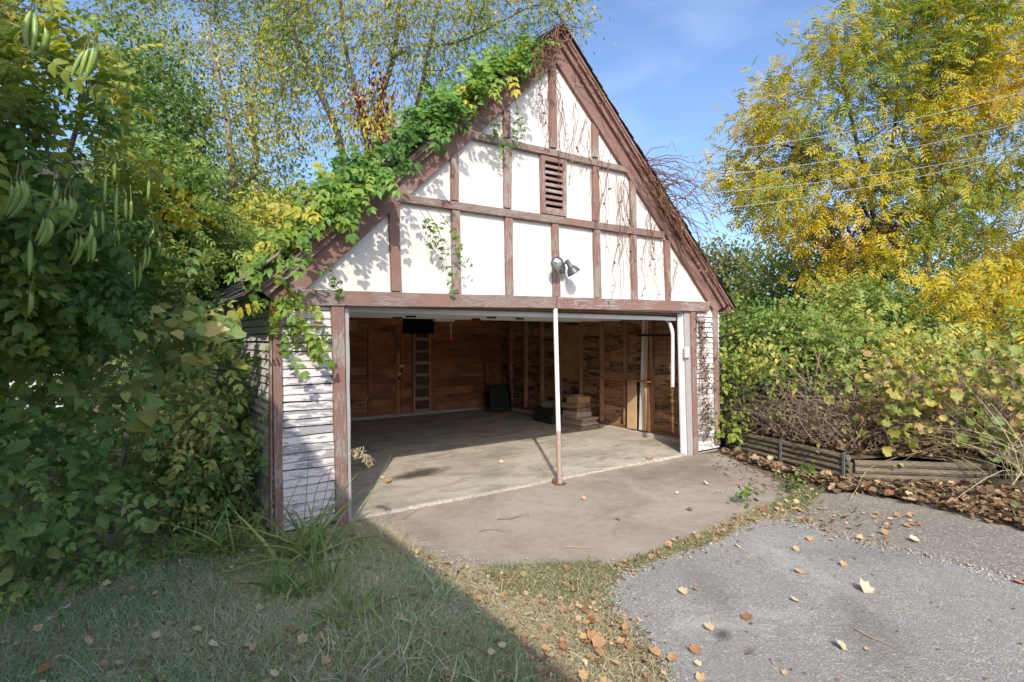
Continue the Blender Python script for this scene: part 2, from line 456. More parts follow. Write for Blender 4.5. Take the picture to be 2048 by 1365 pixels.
def blot(s, v, c, spots, colour, edge=.25):
    """old stains: soft irregular patches at fixed places"""
    for (x, y, rx, ry, a, k) in spots:
        mp = s.n('Mapping'); mp.vector_type = 'TEXTURE'
        mp.inputs['Location'].default_value = (x, y, 0); mp.inputs['Rotation'].default_value = (0, 0, a); mp.inputs['Scale'].default_value = (rx, ry, 1000)
        s.l(v, mp.inputs[0])
        ln = s.n('VectorMath', operation='LENGTH'); s.l(mp.outputs[0], ln.inputs[0])
        d = s.math('ADD', ln.outputs['Value'], s.math('MULTIPLY', s.math('SUBTRACT', s.noise(v, 4.5, 6, .65), .5), .9))
        m = s.ramp(d, [(max(0, .8 - edge), s.g(k)), (1.0, s.g(0))])
        c = s.mix(m, c, colour)
    return c
q = G(1445, 1270); q2 = G(1500, 1305)
c = blot(s, v, c, [(q[0], q[1], .10, .065, .4, .8), (q2[0], q2[1], .07, .045, .4, .6), (2.6, -3.6, .8, .25, .5, .35), (3.9, -3.2, 1.1, .3, -.5, .3), (2.2, -2.8, .6, .2, .9, .3)], (.06, .05, .045), .6)
big = s.noise(v, .8, 5, .65, .8)
c = s.mix(s.ramp(big, [(.36, s.g(.5)), (.55, s.g(0))]), c, (.24, .225, .20))
c = s.mix(s.ramp(big, [(.55, s.g(0)), (.72, s.g(.45))]), c, (.50, .48, .44))
wv = s.n('VectorMath', operation='ADD'); wn = s.n('TexNoise'); wn.inputs['Scale'].default_value = 3.0; wn.inputs['Detail'].default_value = 5; s.l(v, wn.inputs['Vector'])
s.l(v, wv.inputs[0]); s.l(wn.outputs['Color'], wv.inputs[1])
vc = s.n('TexVoronoi', feature='DISTANCE_TO_EDGE'); vc.inputs['Scale'].default_value = .55; s.l(wv.outputs[0], vc.inputs['Vector'])
ck = s.math('MULTIPLY', s.ramp(vc.outputs['Distance'], [(.002, s.g(1)), (.010, s.g(0))]), s.ramp(s.noise(v, 1.3, 3), [(.42, s.g(0)), (.6, s.g(.8))]))
c = s.mix(s.math('MULTIPLY', ck, .3), c, (.06, .055, .05))
s.col(c); s.bump(h, .6, .007); M_asphalt = s.m
s, v, c, h = ground_mat('brown_apron_concrete', (.295, .245, .188), (.35, .302, .24), (.235, .195, .148), 2)
c = blot(s, v, c, [(4.9, -.7, 1.7, .8, -.3, .75), (5.6, -.5, 1.0, .5, -.2, .7)], (.175, .14, .11), .7)
c = blot(s, v, c, [(2.0, -.75, .9, .35, .3, .5)], (.42, .37, .31), .7)
big = s.noise(v, 1.1, 6, .68, .7)
c = s.mix(s.ramp(big, [(.34, s.g(.55)), (.52, s.g(0))]), c, (.17, .135, .10))
c = s.mix(s.ramp(big, [(.54, s.g(0)), (.7, s.g(.6))]), c, (.42, .37, .30))
gr = s.n('TexVoronoi'); gr.inputs['Scale'].default_value = 42; s.l(v, gr.inputs['Vector'])
c = s.mix(s.math('MULTIPLY', s.ramp(gr.outputs['Distance'], [(.09, s.g(1)), (.14, s.g(0))]), s.ramp(s.noise(v, 3, 4), [(.48, s.g(0)), (.62, s.g(.9))])), c, (.55, .50, .44))
s.col(c); s.bump(h, .45, .007); M_apron = s.m
s, v, c, h = ground_mat('garage_floor_concrete', (.41, .36, .285), (.48, .43, .345), (.335, .295, .235), 2)
c = blot(s, v, c, [(3.2, 1.5, 1.1, .5, .3, .55), (4.6, .8, 1.0, .35, -.2, .5), (2.7, .65, .7, .25, .6, .5), (3.7, .55, .8, .22, .2, .4)], (.15, .14, .115), .8)
c = blot(s, v, c, [(3.55, .33, .42, .13, .3, .7), (4.9, 1.3, .7, .2, .5, .5)], (.50, .46, .40), .7)
big = s.noise(s.coords((1, 1.8, 1), (0, 0, .4), rand=False), 1.5, 7, .7, 1.0)
c = s.mix(s.ramp(big, [(.34, s.g(.7)), (.52, s.g(0))]), c, (.18, .16, .12))
c = s.mix(s.ramp(big, [(.56, s.g(0)), (.72, s.g(.5))]), c, (.52, .46, .37))
c = blot(s, v, c, [(1.95, 1.16, .52, .20, .25, .95)], (.07, .058, .04), .35)
s.col(c); s.bump(h, .35, .005); M_floor = s.m
s, v, c, h = ground_mat('pale_broken_concrete', (.34, .30, .245), (.50, .455, .385), (.22, .185, .145), 6); s.col(c); s.bump(h, 1.0, .02); M_lip = s.m
s, v, c, h = ground_mat('curb_concrete', (.40, .36, .31), (.48, .43, .38), (.27, .23, .19), 5); s.col(c); s.bump(h, .6, .01); M_curb = s.m
s, v, c, h = ground_mat('drive_margin', (.245, .22, .18), (.195, .175, .14), (.30, .27, .22), 3, 80); s.col(c); s.bump(h, .5, .006); M_margin = s.m

# ------------------------------------------------------------------ the ground
def sheet(name, pts, z, mat, jit=0.02, step=.12, kind='structure', th=0.0):
    P = [np.array([p[0], p[1]]) for p in pts]
    out = []
    for a, b in zip(P, P[1:] + P[:1]):
        L = np.linalg.norm(b - a)
        n = max(1, int(L / step)) if L < 6 else 1
        for i in range(n):
            p = a + (b - a) * i / n
            out.append(p + RNG.normal(0, jit if n > 1 else 0, 2))
    V = [(p[0], p[1], z) for p in out]
    F = [tuple(range(len(V)))]
    me = pymesh(name, V, F)
    if me.polygons[0].normal.z < 0: me.flip_normals()
    return add(name, me, mat, None, kind)
def gp(*pix): return [G(x, y)[:2] for x, y in pix]
me = pymesh('ground', [(-300,-300,-.018),(300,-300,-.018),(300,300,-.018),(-300,300,-.018)], [(0,1,2,3)])
add('ground', me, M_soil, None, 'structure')
lawn_px = [(722,1042),(790,1075),(850,1112),(905,1135),(1000,1150),(1120,1150),(1262,1128),(1215,1160),(1205,1195),(1245,1245),(1290,1290),(1335,1365)]
sheet('lawn_earth', [(-9, 3.0), (-.02, .6), (-.02, .0), (.70, -.02)] + gp(*lawn_px) + [(1.0, -4.5), (.6, -9), (-9, -9)], -.012, M_turf)
ap_px = [(722,1036),(770,1072),(850,1108),(905,1140),(1050,1150),(1200,1145),(1262,1134),(1340,1108),(1425,1078),(1490,1046),(1550,1022),(1600,985),(1520,945),(1440,905)]
sheet('concrete_apron', gp(*ap_px) + [(5.6, .02), (.72, .02)], -.004, M_apron, .012)
as_px = [(1335,1362),(1288,1290),(1243,1245),(1203,1195),(1215,1160),(1260,1130),(1340,1106),(1420,1080),(1478,1052),(1540,1034),(1600,1048),(1690,1078),(1786,1098),(1960,1142),(2048,1166)]
sheet('asphalt_drive', gp(*as_px) + [(6.0, -4.9), (14, -13), (14, -16), (1.2, -16), (1.0, -4.0)], .004, M_asphalt, .018, .04)
mg_px = [(1540,1042),(1600,1010),(1640,985),(1720,985),(1850,1010),(2048,1058)]
sheet('drive_margin', gp(*mg_px, (2400,1130), (2400,1330), (2048,1240), (1786,1150), (1600,1100)), -.007, M_margin, .02)

# raised bank behind the timber edging
WA, WB, WC = G(1452, 893), G(1702, 958), G(1985, 968)
def wall_x(y):
    if y > WA[1]: return WA[0] + .02
    if y > WB[1]: return WA[0] + (WB[0] - WA[0]) * (WA[1] - y) / (WA[1] - WB[1])
    return WB[0] + (WC[0] - WB[0]) * (WB[1] - y) / (WB[1] - WC[1])
def bank_z(x, y):
    u = x - wall_x(y)
    f = min(1, max(0, (y + 4.4) / 1.3))
    return (.26 + .45 * (1 - math.exp(-max(u, 0) / 2.5))) * f - .02
V, F = [], []
us = [0, .1, .25, .5, .8, 1.2, 1.8, 2.6, 3.6, 5, 8, 14, 30, 80]; vs_ = list(np.linspace(-4.6, 2, 34)) + [3, 4, 6, 9, 14, 25, 60, 120]
for y in vs_:
    for u in us:
        x = wall_x(max(y, -3.6)) + .05 + u
        V.append((x, y, bank_z(x, y) + RNG.normal(0, .018)))
nu = len(us)
for j in range(len(vs_) - 1):
    for i in range(nu - 1):
        F.append((j*nu+i, j*nu+i+1, (j+1)*nu+i+1, (j+1)*nu+i))
add('soil_bank', pymesh('soil_bank', V, F, True), M_soil, None, 'structure')

rw = thing('timber_edging', (WB[0], WB[1], 0), 'low edging wall of stacked weathered round timbers held by metal straps beside the drive', 'edging wall')
M_log = painted_wood('weathered_log', (3, 3, 14), (.16,.13,.085), (.11,.092,.06), (.055,.045,.032), (.27,.23,.17), .54)
for (P, Q, courses, r) in ((WA, WB, 4, .04), (WB + np.array([.03, -.02, 0]), WC, 3, .045)):
    for i in range(courses):
        a = P + np.array([0, 0, .03 + i * r * 1.8]); b = Q + np.array([0, 0, .03 + i * r * 1.8])
        n = 9; pts = [a + (b - a) * k / (n - 1) + RNG.normal(0, .004, 3) for k in range(n)]
        pts[-1] = pts[-1] + (b - a) / np.linalg.norm(b - a) * RNG.uniform(-.06, .06)
        rad = np.full(n, r * RNG.uniform(.92, 1.06)); 
        V, F = tube_geo(pts, rad, 8); F = [tuple(f) for f in F]
        F += [tuple(range(7, -1, -1)), tuple(range(len(V) - 8, len(V)))]
        add('landscape_timber', pymesh('landscape_timber', V, F, False), M_log, rw)
dirw = unit(WB - WA); nrm = np.array([-dirw[1], dirw[0], 0]); nrm = nrm if np.dot(nrm, CAM - WA) > 0 else -nrm
for s in (.16, .52, .97):
    p = WA + (WB - WA) * s + nrm * .05
    V, F = board_geo(p - dirw * .018, p - dirw * .018 + [0, 0, .31], p + dirw * .018 + [0, 0, .31], p + dirw * .018, nrm, .008)
    V2, F2 = board_geo(p - dirw*.018 + [0,0,.31], p - dirw*.018 - nrm*.1 + [0,0,.315], p + dirw*.018 - nrm*.1 + [0,0,.315], p + dirw*.018 + [0,0,.31], (0,0,1), .006)
    add('strap', pymesh('strap', *merge((V, F), (V2, F2))), M_strap, rw)

# ------------------------------------------------------------------ the garage
gar = thing('garage', (3.2, 3.0, 0), 'old half-timbered garage with white stucco gable, red-brown timbers and open double doorway', 'garage')
NF = np.array([0, -1.0, 0])
def fb(name, bl, br, tr, tl, along, t, mat, yo=-.04, seg=5, jit=.003):
    P = [PY(*p, yo) for p in (bl, br, tr, tl)]
    if along == 'v': A, B, C, D_ = P[0], P[3], P[2], P[1]
    else: A, B, C, D_ = P[0], P[1], P[2], P[3]
    return board(name, A, B, C, D_, NF, t, mat, gar, seg=seg, jit=jit, cham=.004)

RID, EVR, EVL = np.array([3.14, 0, 5.43]), np.array([6.53, 0, 2.28]), np.array([-.17, 0, 2.17])
# stucco gable wall
out = [(0.02, 2.06), (6.38, 2.08), (6.38, 2.36), (3.14, 5.36), (.02, 2.30)]
V = [(x, 0.0, z) for x, z in out] + [(x, .09, z) for x, z in out]
F = [tuple(range(4, -1, -1))[::-1], tuple(range(9, 4, -1))] + [((i+1) % 5, i, i + 5, (i+1) % 5 + 5) for i in range(5)]
add('stucco_gable', pymesh('stucco_gable', V, F), M_stucco, gar)
# timbers of the frame, each its own board
fb('lintel_beam', (604,611), (1113,617), (1112,594), (596,579), 'h', .16, M_timberW, -.075, 8)
fb('lintel_beam', (1115,617.5), (1418,624), (1421,604), (1114,594), 'h', .16, M_timberH, -.07, 6)
fb('cross_timber', (790,402), (1329,477), (1330,464), (790,385), 'h', .06, M_timberW, -.055, 9)
fb('cross_timber', (940,276), (1254,345), (1250,333), (940,260), 'h', .06, M_timberW, -.055, 6)
for q in [((784,582),(803,582.5),(799,411),(779,408)), ((907,587),(923,587.5),(920,421),(904,419)), ((1014,590),(1027.5,590.5),(1026,436),(1011,434)),
          ((1109,593),(1122,593.5),(1118,449),(1105,447)), ((1191.6,595.5),(1204,596),(1201,460),(1189,458)), ((1266,598.5),(1276.5,599),(1274,471),(1263,470)),
          ((1335,602),(1343,602.3),(1341,482),(1330,479)),
          ((904,399.5),(918,401.5),(917,296),(903,308)), ((1010.5,415),(1024,417),(1024,290),(1009,287)), ((1188,441),(1200,443),(1199,333),(1187,330)),
          ((1263,453.5),(1274,455),(1273,372),(1262,358)),
          ((1009,274),(1022,276.5),(1021,200),(1009,210)), ((1101.6,294),(1115,296.5),(1113,130),(1100.6,130)), ((1187,313),(1198.6,315.5),(1198,262),(1186,246))]:
    fb('upright_timber', *q, 'v', .05, M_timberV, -.042, 4)
# louvred vent
vent_quad = (1085,426.6), (1134,434), (1133.5,321), (1083,310)
P = [PY(*p, -.05) for p in vent_quad]
def sub(a, b, f): return a + (b - a) * f
bw = .14
I = [sub(sub(P[0], P[1], bw), sub(P[3], P[2], bw), .07), sub(sub(P[0], P[1], 1-bw), sub(P[3], P[2], 1-bw), .07), sub(sub(P[0], P[1], 1-bw), sub(P[3], P[2], 1-bw), .92), sub(sub(P[0], P[1], bw), sub(P[3], P[2], bw), .92)]
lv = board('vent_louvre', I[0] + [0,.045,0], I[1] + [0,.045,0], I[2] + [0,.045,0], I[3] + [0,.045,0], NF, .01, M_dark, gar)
for A, B, C, D_ in ((P[0], P[3], I[3], I[0]), (P[1], P[2], I[2], I[1]), (P[0], P[1], I[1], I[0]), (P[3], P[2], I[2], I[3])):
    V, F = board_geo(A, B, C, D_, NF, .05, seg=2); add('frame', pymesh('frame', V, F), M_timberV, lv)
for k in range(8):
    f0, f1 = k / 8, (k + .62) / 8
    a, b = sub(I[0], I[3], f0), sub(I[1], I[2], f0); c, d = sub(I[1], I[2], f1), sub(I[0], I[3], f1)
    nn = unit(np.array([0, -1, .8]))
    V, F = board_geo(a + [0,.004,0], b + [0,.004,0], c + [0,.032,0], d + [0,.032,0], nn, .009, seg=2)
    add('slat', pymesh('slat', V, F), M_timberV, lv)
# rake boards, stepped
def rake(end, mat, side):
    d = unit(end - RID); up = np.array([-d[2], 0, d[0]]); up = up if up[2] > 0 else -up
    cs = abs(d[0])
    def pt_top(wd): return RID + np.array([0, 0, -wd / cs])
    def pt_end(wd, ext=0): return end - up * wd + d * ext
    for w0, w1, yo, t in ((.135, .315, -.05, .05), (.075, .15, -.095, .09), (.03, .09, -.135, .13)):
        A, B, C, D_ = pt_top(w1), pt_end(w1, -.06 if w0 > .1 else 0), pt_end(w0), pt_top(w0)
        o = np.array([0, yo, 0])
        V, F = board_geo(A + o, B + o, C + o, D_ + o, NF, t, seg=10, jit=.004, cham=.004)
        add('rake_board', pymesh('rake_board', V, F), mat, gar)
rake(EVR, M_rakeR, 1); rake(EVL, M_rakeL, -1)
# roof: decks and shingles
for end in (EVR, EVL):
    d = unit(end - RID); L = np.linalg.norm(end - RID) + .12
    up = np.array([-d[2], 0, d[0]]); up = up if up[2] > 0 else -up
    A = RID + [0, -.15, 0] - up * .03; B = A + d * L
    V, F = board_geo(A, B, B + [0, 6.3, 0], A + [0, 6.3, 0], up, .03, seg=2, jit=0)
    add('roof_deck', pymesh('roof_deck', V, F), M_rakeL, gar)
    VV, FF = [], []
    rows = int(L / .125)
    for r in range(rows + 1):
        y = -.17 - RNG.uniform(0, .02)
        while y < 6.15:
            wdt = .3 * RNG.uniform(.9, 1.1)
            s0 = L + .02 - r * .125 + RNG.normal(0, .006); s1 = s0 - .16
            h0 = .012 + RNG.uniform(0, .012)
            o = RID - up * .03
            q = [o + d*s0 + up*h0 + [0,y,0], o + d*s0 + up*h0 + [0,y+wdt-.006,0], o + d*s1 + up*.004 + [0,y+wdt-.006,0], o + d*s1 + up*.004 + [0,y,0]]
            q2 = [p - up * .008 for p in q[:2]]
            b = len(VV); VV += q + q2
            FF += [(b, b+1, b+2, b+3), (b, b+4, b+5, b+1), (b+3, b+4, b, b)[:3]]
            y += wdt
    add('shingles', pymesh('shingles', VV, FF), M_shingle, gar, 'stuff')
# eave boards under the left and right edges
for sx, e in ((-1, EVL), (1, EVR)):
    box('fascia_board', (e[0] - .02 if sx < 0 else e[0] - .01, -.12, e[2] - .19), (e[0] + .01 if sx < 0 else e[0] + .02, 6.1, e[2] - .045), M_timberH, gar)
    xi = (e[0] + .012, .10) if sx < 0 else (6.30, e[0] - .012)
    box('soffit', (min(xi), -.03, e[2] - .185), (max(xi), 6.05, e[2] - .17), M_timberH, gar)

# front piers
fb('corner_board', (550,1070), (567,1066), (562.6,606), (545,604), 'v', .05, M_timberV, -.045, 8)
fb('door_post', (674,1064), (697.5,1058), (689,610), (663,609), 'v', .06, M_timberV, -.06, 8)
fb('inner_jamb', (697,1058), (704,1052), (698,612), (689.5,612), 'v', .14, M_greywood, -.035, 8)
fb('inner_jamb', (1377,913), (1389.2,912), (1382.5,624), (1369,624), 'v', .14, M_greywood, -.03, 8)
fb('door_post', (1389.4,911.5), (1397.5,909.5), (1391.5,623), (1382.5,623), 'v', .06, M_timberV, -.06, 8)
fb('corner_board', (1432.5,890), (1441,889), (1436,618), (1427.5,618), 'v', .05, M_timberV, -.05, 8)
def lap_boards(x0, x1, n, z0, z1, y=-.012):
    h = (z1 - z0) / n
    for i in range(n):
        za = z0 + i * h + RNG.normal(0, .002); zb = z0 + (i + 1) * h - .007
        sag = RNG.normal(0, .004, 2)
        A, B = np.array([x0, y - .014, za + sag[0]]), np.array([x1, y - .014, za + sag[1]])
        C, D_ = np.array([x1, y, zb]), np.array([x0, y, zb])
        board('siding_board', A, B, C, D_, unit(np.array([0, -1, -.15])), .012, M_siding, gar, seg=4, jit=.0022, cham=.002)
xa, xb = PY(560, 800)[0], PY(675, 800)[0]
lap_boards(xa, xb, 27, .03, 2.04)
xc, xd = PY(1392, 750)[0], PY(1436, 750)[0]
lap_boards(xc, xd, 27, .03, 2.10)
box('sheathing', (xa, .002, 0), (xb - .02, .03, 2.05), M_darkbrown, gar, 0)
box('sheathing', (xc + .02, .002, 0), (xd, .03, 2.1), M_darkbrown, gar, 0)
box('sheathing', (.0, .05, .02), (.018, 6.0, 2.1), M_darkbrown, gar, 0)
# long left side wall
nb = 27; h = 2.02 / nb
for i in range(nb):
    za = .03 + i * h; zb = za + h - .007
    for y0, y1 in ((-.0, 2.9 + RNG.uniform(-.7, .7)), (None, 6.05)):
        if y0 is None: y0 = yl + .003
        yl = y1
        sg = RNG.normal(0, .006, 2)
        A, B = np.array([-.018, y0, za + sg[0]]), np.array([-.018, y1, za + sg[1]])
        C, D_ = np.array([-.002, y1, zb]), np.array([-.002, y0, zb])
        board('siding_board', A, B, C, D_, unit(np.array([-1, 0, -.15])), .012, M_siding, gar, seg=6, jit=.003, cham=.002)
box('corner_board', (-.034, -.045, 0), (-.019, .03, 2.1), M_timberV, gar, .002)
box('sheathing', (.02, .05, .02), (.04, 6.0, 2.3), M_stud, gar, 0)
for k in range(10):
    y = .5 + .6 * k
    if y < 5.8: box('stud', (.04, y, .06), (.13, y + .045, 2.19), M_stud, gar, .003)

# floor slab with its broken pale edge, curbs
V, F = box_geo((.03, .004, -.1), (6.40, 6.0, .024))
add('floor_slab', pymesh('floor_slab', V, F), M_floor, gar)
xs = np.linspace(.70, 5.52, 120)
y_f = -.010 + .012 * np.sin(xs * 1.9 + .6) + RNG.normal(0, .008, 120); y_b = .038 + .012 * np.sin(xs * 2.1) + RNG.normal(0, .007, 120)
V = []
for x, a, b in zip(xs, y_f, y_b):
    V += [(x, a - .006 - abs(RNG.normal(0, .008)), -.002), (x, a, .016 + RNG.normal(0, .004)), (x, a + .010 + abs(RNG.normal(0, .014)) * np.interp(x, [.7, 2.2, 3.2, 5.5], [.2, 1, 1.6, .8]), .0265), (x, a + .035 + abs(RNG.normal(0, .014)), .020)]
F = [(4*i+k, 4*(i+1)+k, 4*(i+1)+k+1, 4*i+k+1) for i in range(119) for k in range(3)]
add('slab_edge', pymesh('slab_edge', V, F), M_lip, gar)
box('curb', (6.16, .10, .0), (6.38, 5.9, .09), M_curb, gar, .012)
box('curb', (.15, 5.86, .0), (6.16, 5.94, .085), M_curb, gar, .01)

# back wall boards, broken for the loft hatch and the door
DX0, DX1, DZ = 3.02, 3.76, 1.97
HX0, HX1, HZ0, HZ1 = 3.81, 4.57, 1.80, 2.144
r_h = .172
for k in range(12):
    z0 = .08 + k * r_h; z1 = z0 + r_h - .004
    segs = [(.05, 6.36)]
    if z0 + .01 < DZ: segs = [(.05, DX0), (DX1, 6.36)]
    if k >= 10: segs = [(.05, HX0), (HX1, 6.36)] if k == 11 else [(.05, DX0), (DX1, HX0), (HX1, 6.36)]
    for a, b in segs:
        cuts = [a]
        while b - cuts[-1] > 4.2: cuts.append(cuts[-1] + RNG.uniform(1.9, 3.6))
        cuts.append(b)
        for p, q in zip(cuts, cuts[1:]):
            yo = 5.95 + RNG.normal(0, .003)
            board('wall_board', (p, yo, z0), (q - .003, yo, z0), (q - .003, yo, z1), (p, yo, z1), NF, .02, M_back, gar, seg=2, jit=.0015, cham=.008)
V, F = box_geo((.03, 5.985, 0), (6.40, 6.02, 2.6)); add('sheathing', pymesh('sheathing', V, F), M_stud, gar)
lh = box('loft_hatch_darkness', (HX0, 5.972, HZ0), (HX1, 5.982, HZ1), M_dark, gar, 0)  # flat black plate painting the darkness of the hatch opening
bd = box('back_door', (DX0 + .01, 5.955, .06), (DX1 - .01, 5.975, DZ - .01), M_back, gar, .003)
def dpart(name, lo, hi, mat=None): 
    V, F = box_geo(lo, hi); me = pymesh(name, V, F); bevel_mesh(me, .004); return add(name, me, mat or M_back, bd)
for a, b in ((DX0 + .012, DX0 + .11), (DX1 - .11, DX1 - .012)): dpart('stile', (a, 5.93, .065), (b, 5.953, DZ - .015))
for z in (.07, .42, .74, 1.06, 1.42, 1.84): dpart('rail', (DX0 + .112, 5.933, z), (DX1 - .112, 5.953, z + (.10 if z > .1 else .16)))
for (x0, x1, y0, y1) in ((799,808,730.5,735), (797,803,746,750)):
    a, b = PY(x0, y1, 5.92), PY(x1, y0, 5.92); dpart('latch', (a[0], 5.912, a[2]), (b[0], 5.929, b[2]), M_brass)
p = PY(798, 757, 5.90)
V, F = lathe([(.012, .05), (.012, .02), (.03, .015), (.034, 0), (.024, -.014), (0.0001, -.018)], (0, 1, 0), p, 12); add('knob', pymesh('knob', V, F, True), M_iron, bd)
# built-in wall ladder
wl = thing('wall_ladder', (4.26, 5.93, .03), None, None); wl.parent = gar; wl.matrix_parent_inverse = Matrix.Translation(-wloc(gar))
x0, x1 = PY(826, 700, 5.88)[0], PY(862, 700, 5.88)[0]
def lpart(name, lo, hi):
    V, F = box_geo(lo, hi); me = pymesh(name, V, F); bevel_mesh(me, .004); me.transform(Matrix.Translation((-4.26, -5.93, -.03))); me.update()
    o = add(name, me, M_stud); o.parent = wl; return o
for a in (x0, x1 - .055): lpart('rail', (a, 5.87, .036), (a + .055, 5.928, 1.80))
for k in range(7):
    z = 1.72 - .262 * k
    if z > .05: lpart('rung', (x0 + .057, 5.875, z - .08), (x1 - .057, 5.92, z))
lpart('backing', (x0 + .057, 5.929, .04), (x1 - .057, 5.941, 1.78)).data.materials[0] = M_darkbrown
box('door_trim', (DX1 + .003, 5.922, .05), (DX1 + .05, 5.944, 1.79), M_back, gar)
for (a, b, c, d) in ((919, 968, 747, 754),):
    p, q = PY(a, d, 5.93), PY(b, c, 5.93); box('wall_cleat', (p[0], 5.915, p[2]), (q[0], 5.944, q[2]), M_stud, gar)
p, q = PY(699, 662, 5.9), PY(713, 641, 5.9); box('wall_cleat', (p[0], 5.88, p[2]), (q[0], 5.942, q[2]), M_tan, gar)
p, q = PY(713, 653, 5.9), PY(735, 650, 5.9); box('wall_cleat', (p[0], 5.87, p[2]), (q[0], 5.942, q[2]), M_tan, gar)
# yellow painted crescent on the boards
pts_o = [(735,788),(736.5,797),(732,804),(722,806),(711,806)]; pts_i = [(735,788),(733.5,797),(730,801.5),(722,804),(711,805)]
V = [PY(x, y, 5.938) for x, y in pts_o] + [PY(x, y, 5.938) for x, y in pts_i[::-1]]
V2 = [v + [0, .002, 0] for v in V]; n = len(V)
add('paint_mark', pymesh('paint_mark', V + V2, [tuple(range(n)), tuple(range(2*n-1, n-1, -1))] + [(i, (i+1) % n, (i+1) % n + n, i + n) for i in range(n)]), M_yellow, gar)

# right wall seen from inside: boards, studs, sill, plywood
for k in range(13):
    z0 = .12 + k * .162; z1 = z0 + .162
    j = RNG.uniform(2.2, 3.6)
    for (a, b) in ((.09, j), (j + .004, 5.94)):
        zz0 = z0 + (.016 if (k in (1,) and a > 1) else 0) + RNG.normal(0, .002)
        V, F = board_geo((6.365, a, zz0), (6.365, b, zz0), (6.365, b, z1), (6.365, a, z1), (-1, 0, 0), .02, seg=5, jit=.0025, cham=.011)
        add('wall_board', pymesh('wall_board', V, F), M_right, gar)
for z0_, z1_ in ((0, .285), (.31, 2.45)):
    V, F = box_geo((6.39, .06, z0_), (6.41, 6.0, z1_)); add('sheathing', pymesh('sheathing', V, F), M_stud, gar)
for i, y in enumerate((.62, 1.22, 1.83, 2.44, 3.03, 3.64, 4.28, 4.87, 5.46)):
    box('stud', (6.27, y - .022, .137), (6.364, y + .022, 2.19), M_stud, gar, .004)
box('stud', (6.275, 1.275, .137), (6.364, 1.32, 2.19), M_stud, gar, .004)
box('sill_plate', (6.265, .12, .091), (6.362, 5.9, .135), M_studY, gar, .004)
p = [PX(1122, 757, 6.33), PX(1158, 761, 6.33), PX(1158, 651, 6.33), PX(1122, 652, 6.33)]
board('plywood_panel', p[0], p[3], p[2], p[1], (-1, 0, 0), .012, M_ply, gar, seg=3)
p = [PX(1180, 757, 6.13), PX(1298, 760, 6.13)]
box('shelf_board', (6.13, p[1][1], .955), (6.262, p[0][1], .978), M_rust, gar, .003)
hs = box('hanging_strap', (6.18, .70, 1.735), (6.20, 1.42, 1.775), M_black, gar, .002)
for k in range(14): box('ceiling_board', (.14, .12 + k * .42, 2.2), (6.35, .12 + k * .42 + .415, 2.225), M_ceil, gar, .003)

# overhead door, slid open under the ceiling
od = thing('overhead_door', (3.1, 1.15, 2.0), None, None); od.parent = gar; od.matrix_parent_inverse = Matrix.Translation(-wloc(gar))
def opart(name, lo, hi, mat, bev=.004):
    V, F = box_geo(lo, hi); me = pymesh(name, V, F); bevel_mesh(me, bev); me.transform(Matrix.Translation((-3.1, -1.15, -2.0))); me.update()
    o = add(name, me, mat); o.parent = od; return o
for k in range(4):
    y0 = .19 + k * .48
    opart('door_section', (.74, y0, 2.006), (5.42, y0 + .474, 2.032), M_doorpaint)
    opart('section_rail', (.74, y0 + .005, 1.985), (5.42, y0 + .085, 2.004), M_doorpaint)
    opart('section_rail', (.74, y0 + .39, 1.985), (5.42, y0 + .469, 2.004), M_doorpaint)
for px, py in ((795,635),(822,632.5),(952,638),(983,634.5),(1040,637)):
    p = G(px, py, 1.98); opart('hinge', (p[0] - .06, p[1] - .025, 1.962), (p[0] + .06, p[1] + .025, 1.983), M_black, .005)
box('door_stop', (.66, .075, 1.962), (5.50, .10, 2.012), M_doorpaint, gar)
box('header', (.5, .11, 2.045), (5.7, .17, 2.19), M_stud, gar)
# door track on the right jamb
fb('door_track', (1364.5,913), (1371.5,913), (1364,628), (1357.5,628), 'v', .03, M_white, .03, 6, .001)
fb('door_track', (1372,913), (1377,912.5), (1369,626), (1364.3,626), 'v', .03, M_white, .0, 6, .001)
arc = [(5.44, .09, z) for z in np.linspace(1.0, 1.74, 5)] + [(5.44, .09 + .3 * (1 - math.cos(a)), 1.74 + .31 * math.sin(a)) for a in np.linspace(.15, math.pi / 2, 9)] + [(5.44, y, 2.05) for y in (.8, 1.6, 2.5, 3.2)]
V, F = tube_geo(arc, .028, 6); add('door_track', npmesh('door_track', V, F, smooth=True), M_white, gar)

# ------------------------------------------------------------------ things on and in the garage
kp_a, kp_b = PY(1369, 717, -.045), PY(1377.5, 694, -.045)
kb = box('door_control_box', (kp_a[0], -.065, kp_a[2]), (kp_b[0], -.03, kp_b[2]), M_box, None, .008)
props(kb, 'small ivory control box screwed to the right door jamb', 'control box')
# floodlight
fl = thing('twin_floodlight', PY(1123, 540, -.06), 'grey twin floodlight with two bell-shaped lamps on the gable', 'floodlight')
def flp(name, V, F, mat, par, smooth=True): return add(name, pymesh(name, V, F, smooth), mat, par)
b0, b1 = PY(1119.5, 547, -.06), PY(1127.5, 533, -.06)
box('base_box', (b0[0], -.10, b0[2]), (b1[0], -.043, b1[2]), M_lampgrey, fl, .006)
c1 = PY(1114, 527, -.20); ax1 = unit(np.array([-.50, -.84, -.16]))
V, F = lathe([(.001, -.17), (.028, -.168), (.03, -.10), (.042, -.07), (.062, -.04), (.074, 0), (.076, .012), (.070, .014), (.068, .004)], ax1, c1, 24)
lh1 = flp('lamp_head', V, F, M_lampgrey, fl)
V, F = lathe([(.068, .0), (.05, .012), (.025, .02), (.0001, .023)], ax1, c1, 24); flp('lens', V, F, M_glass, lh1)
c2 = PY(1133.5, 522, -.16); ax2 = unit(np.array([.50, -.16, -.78]))
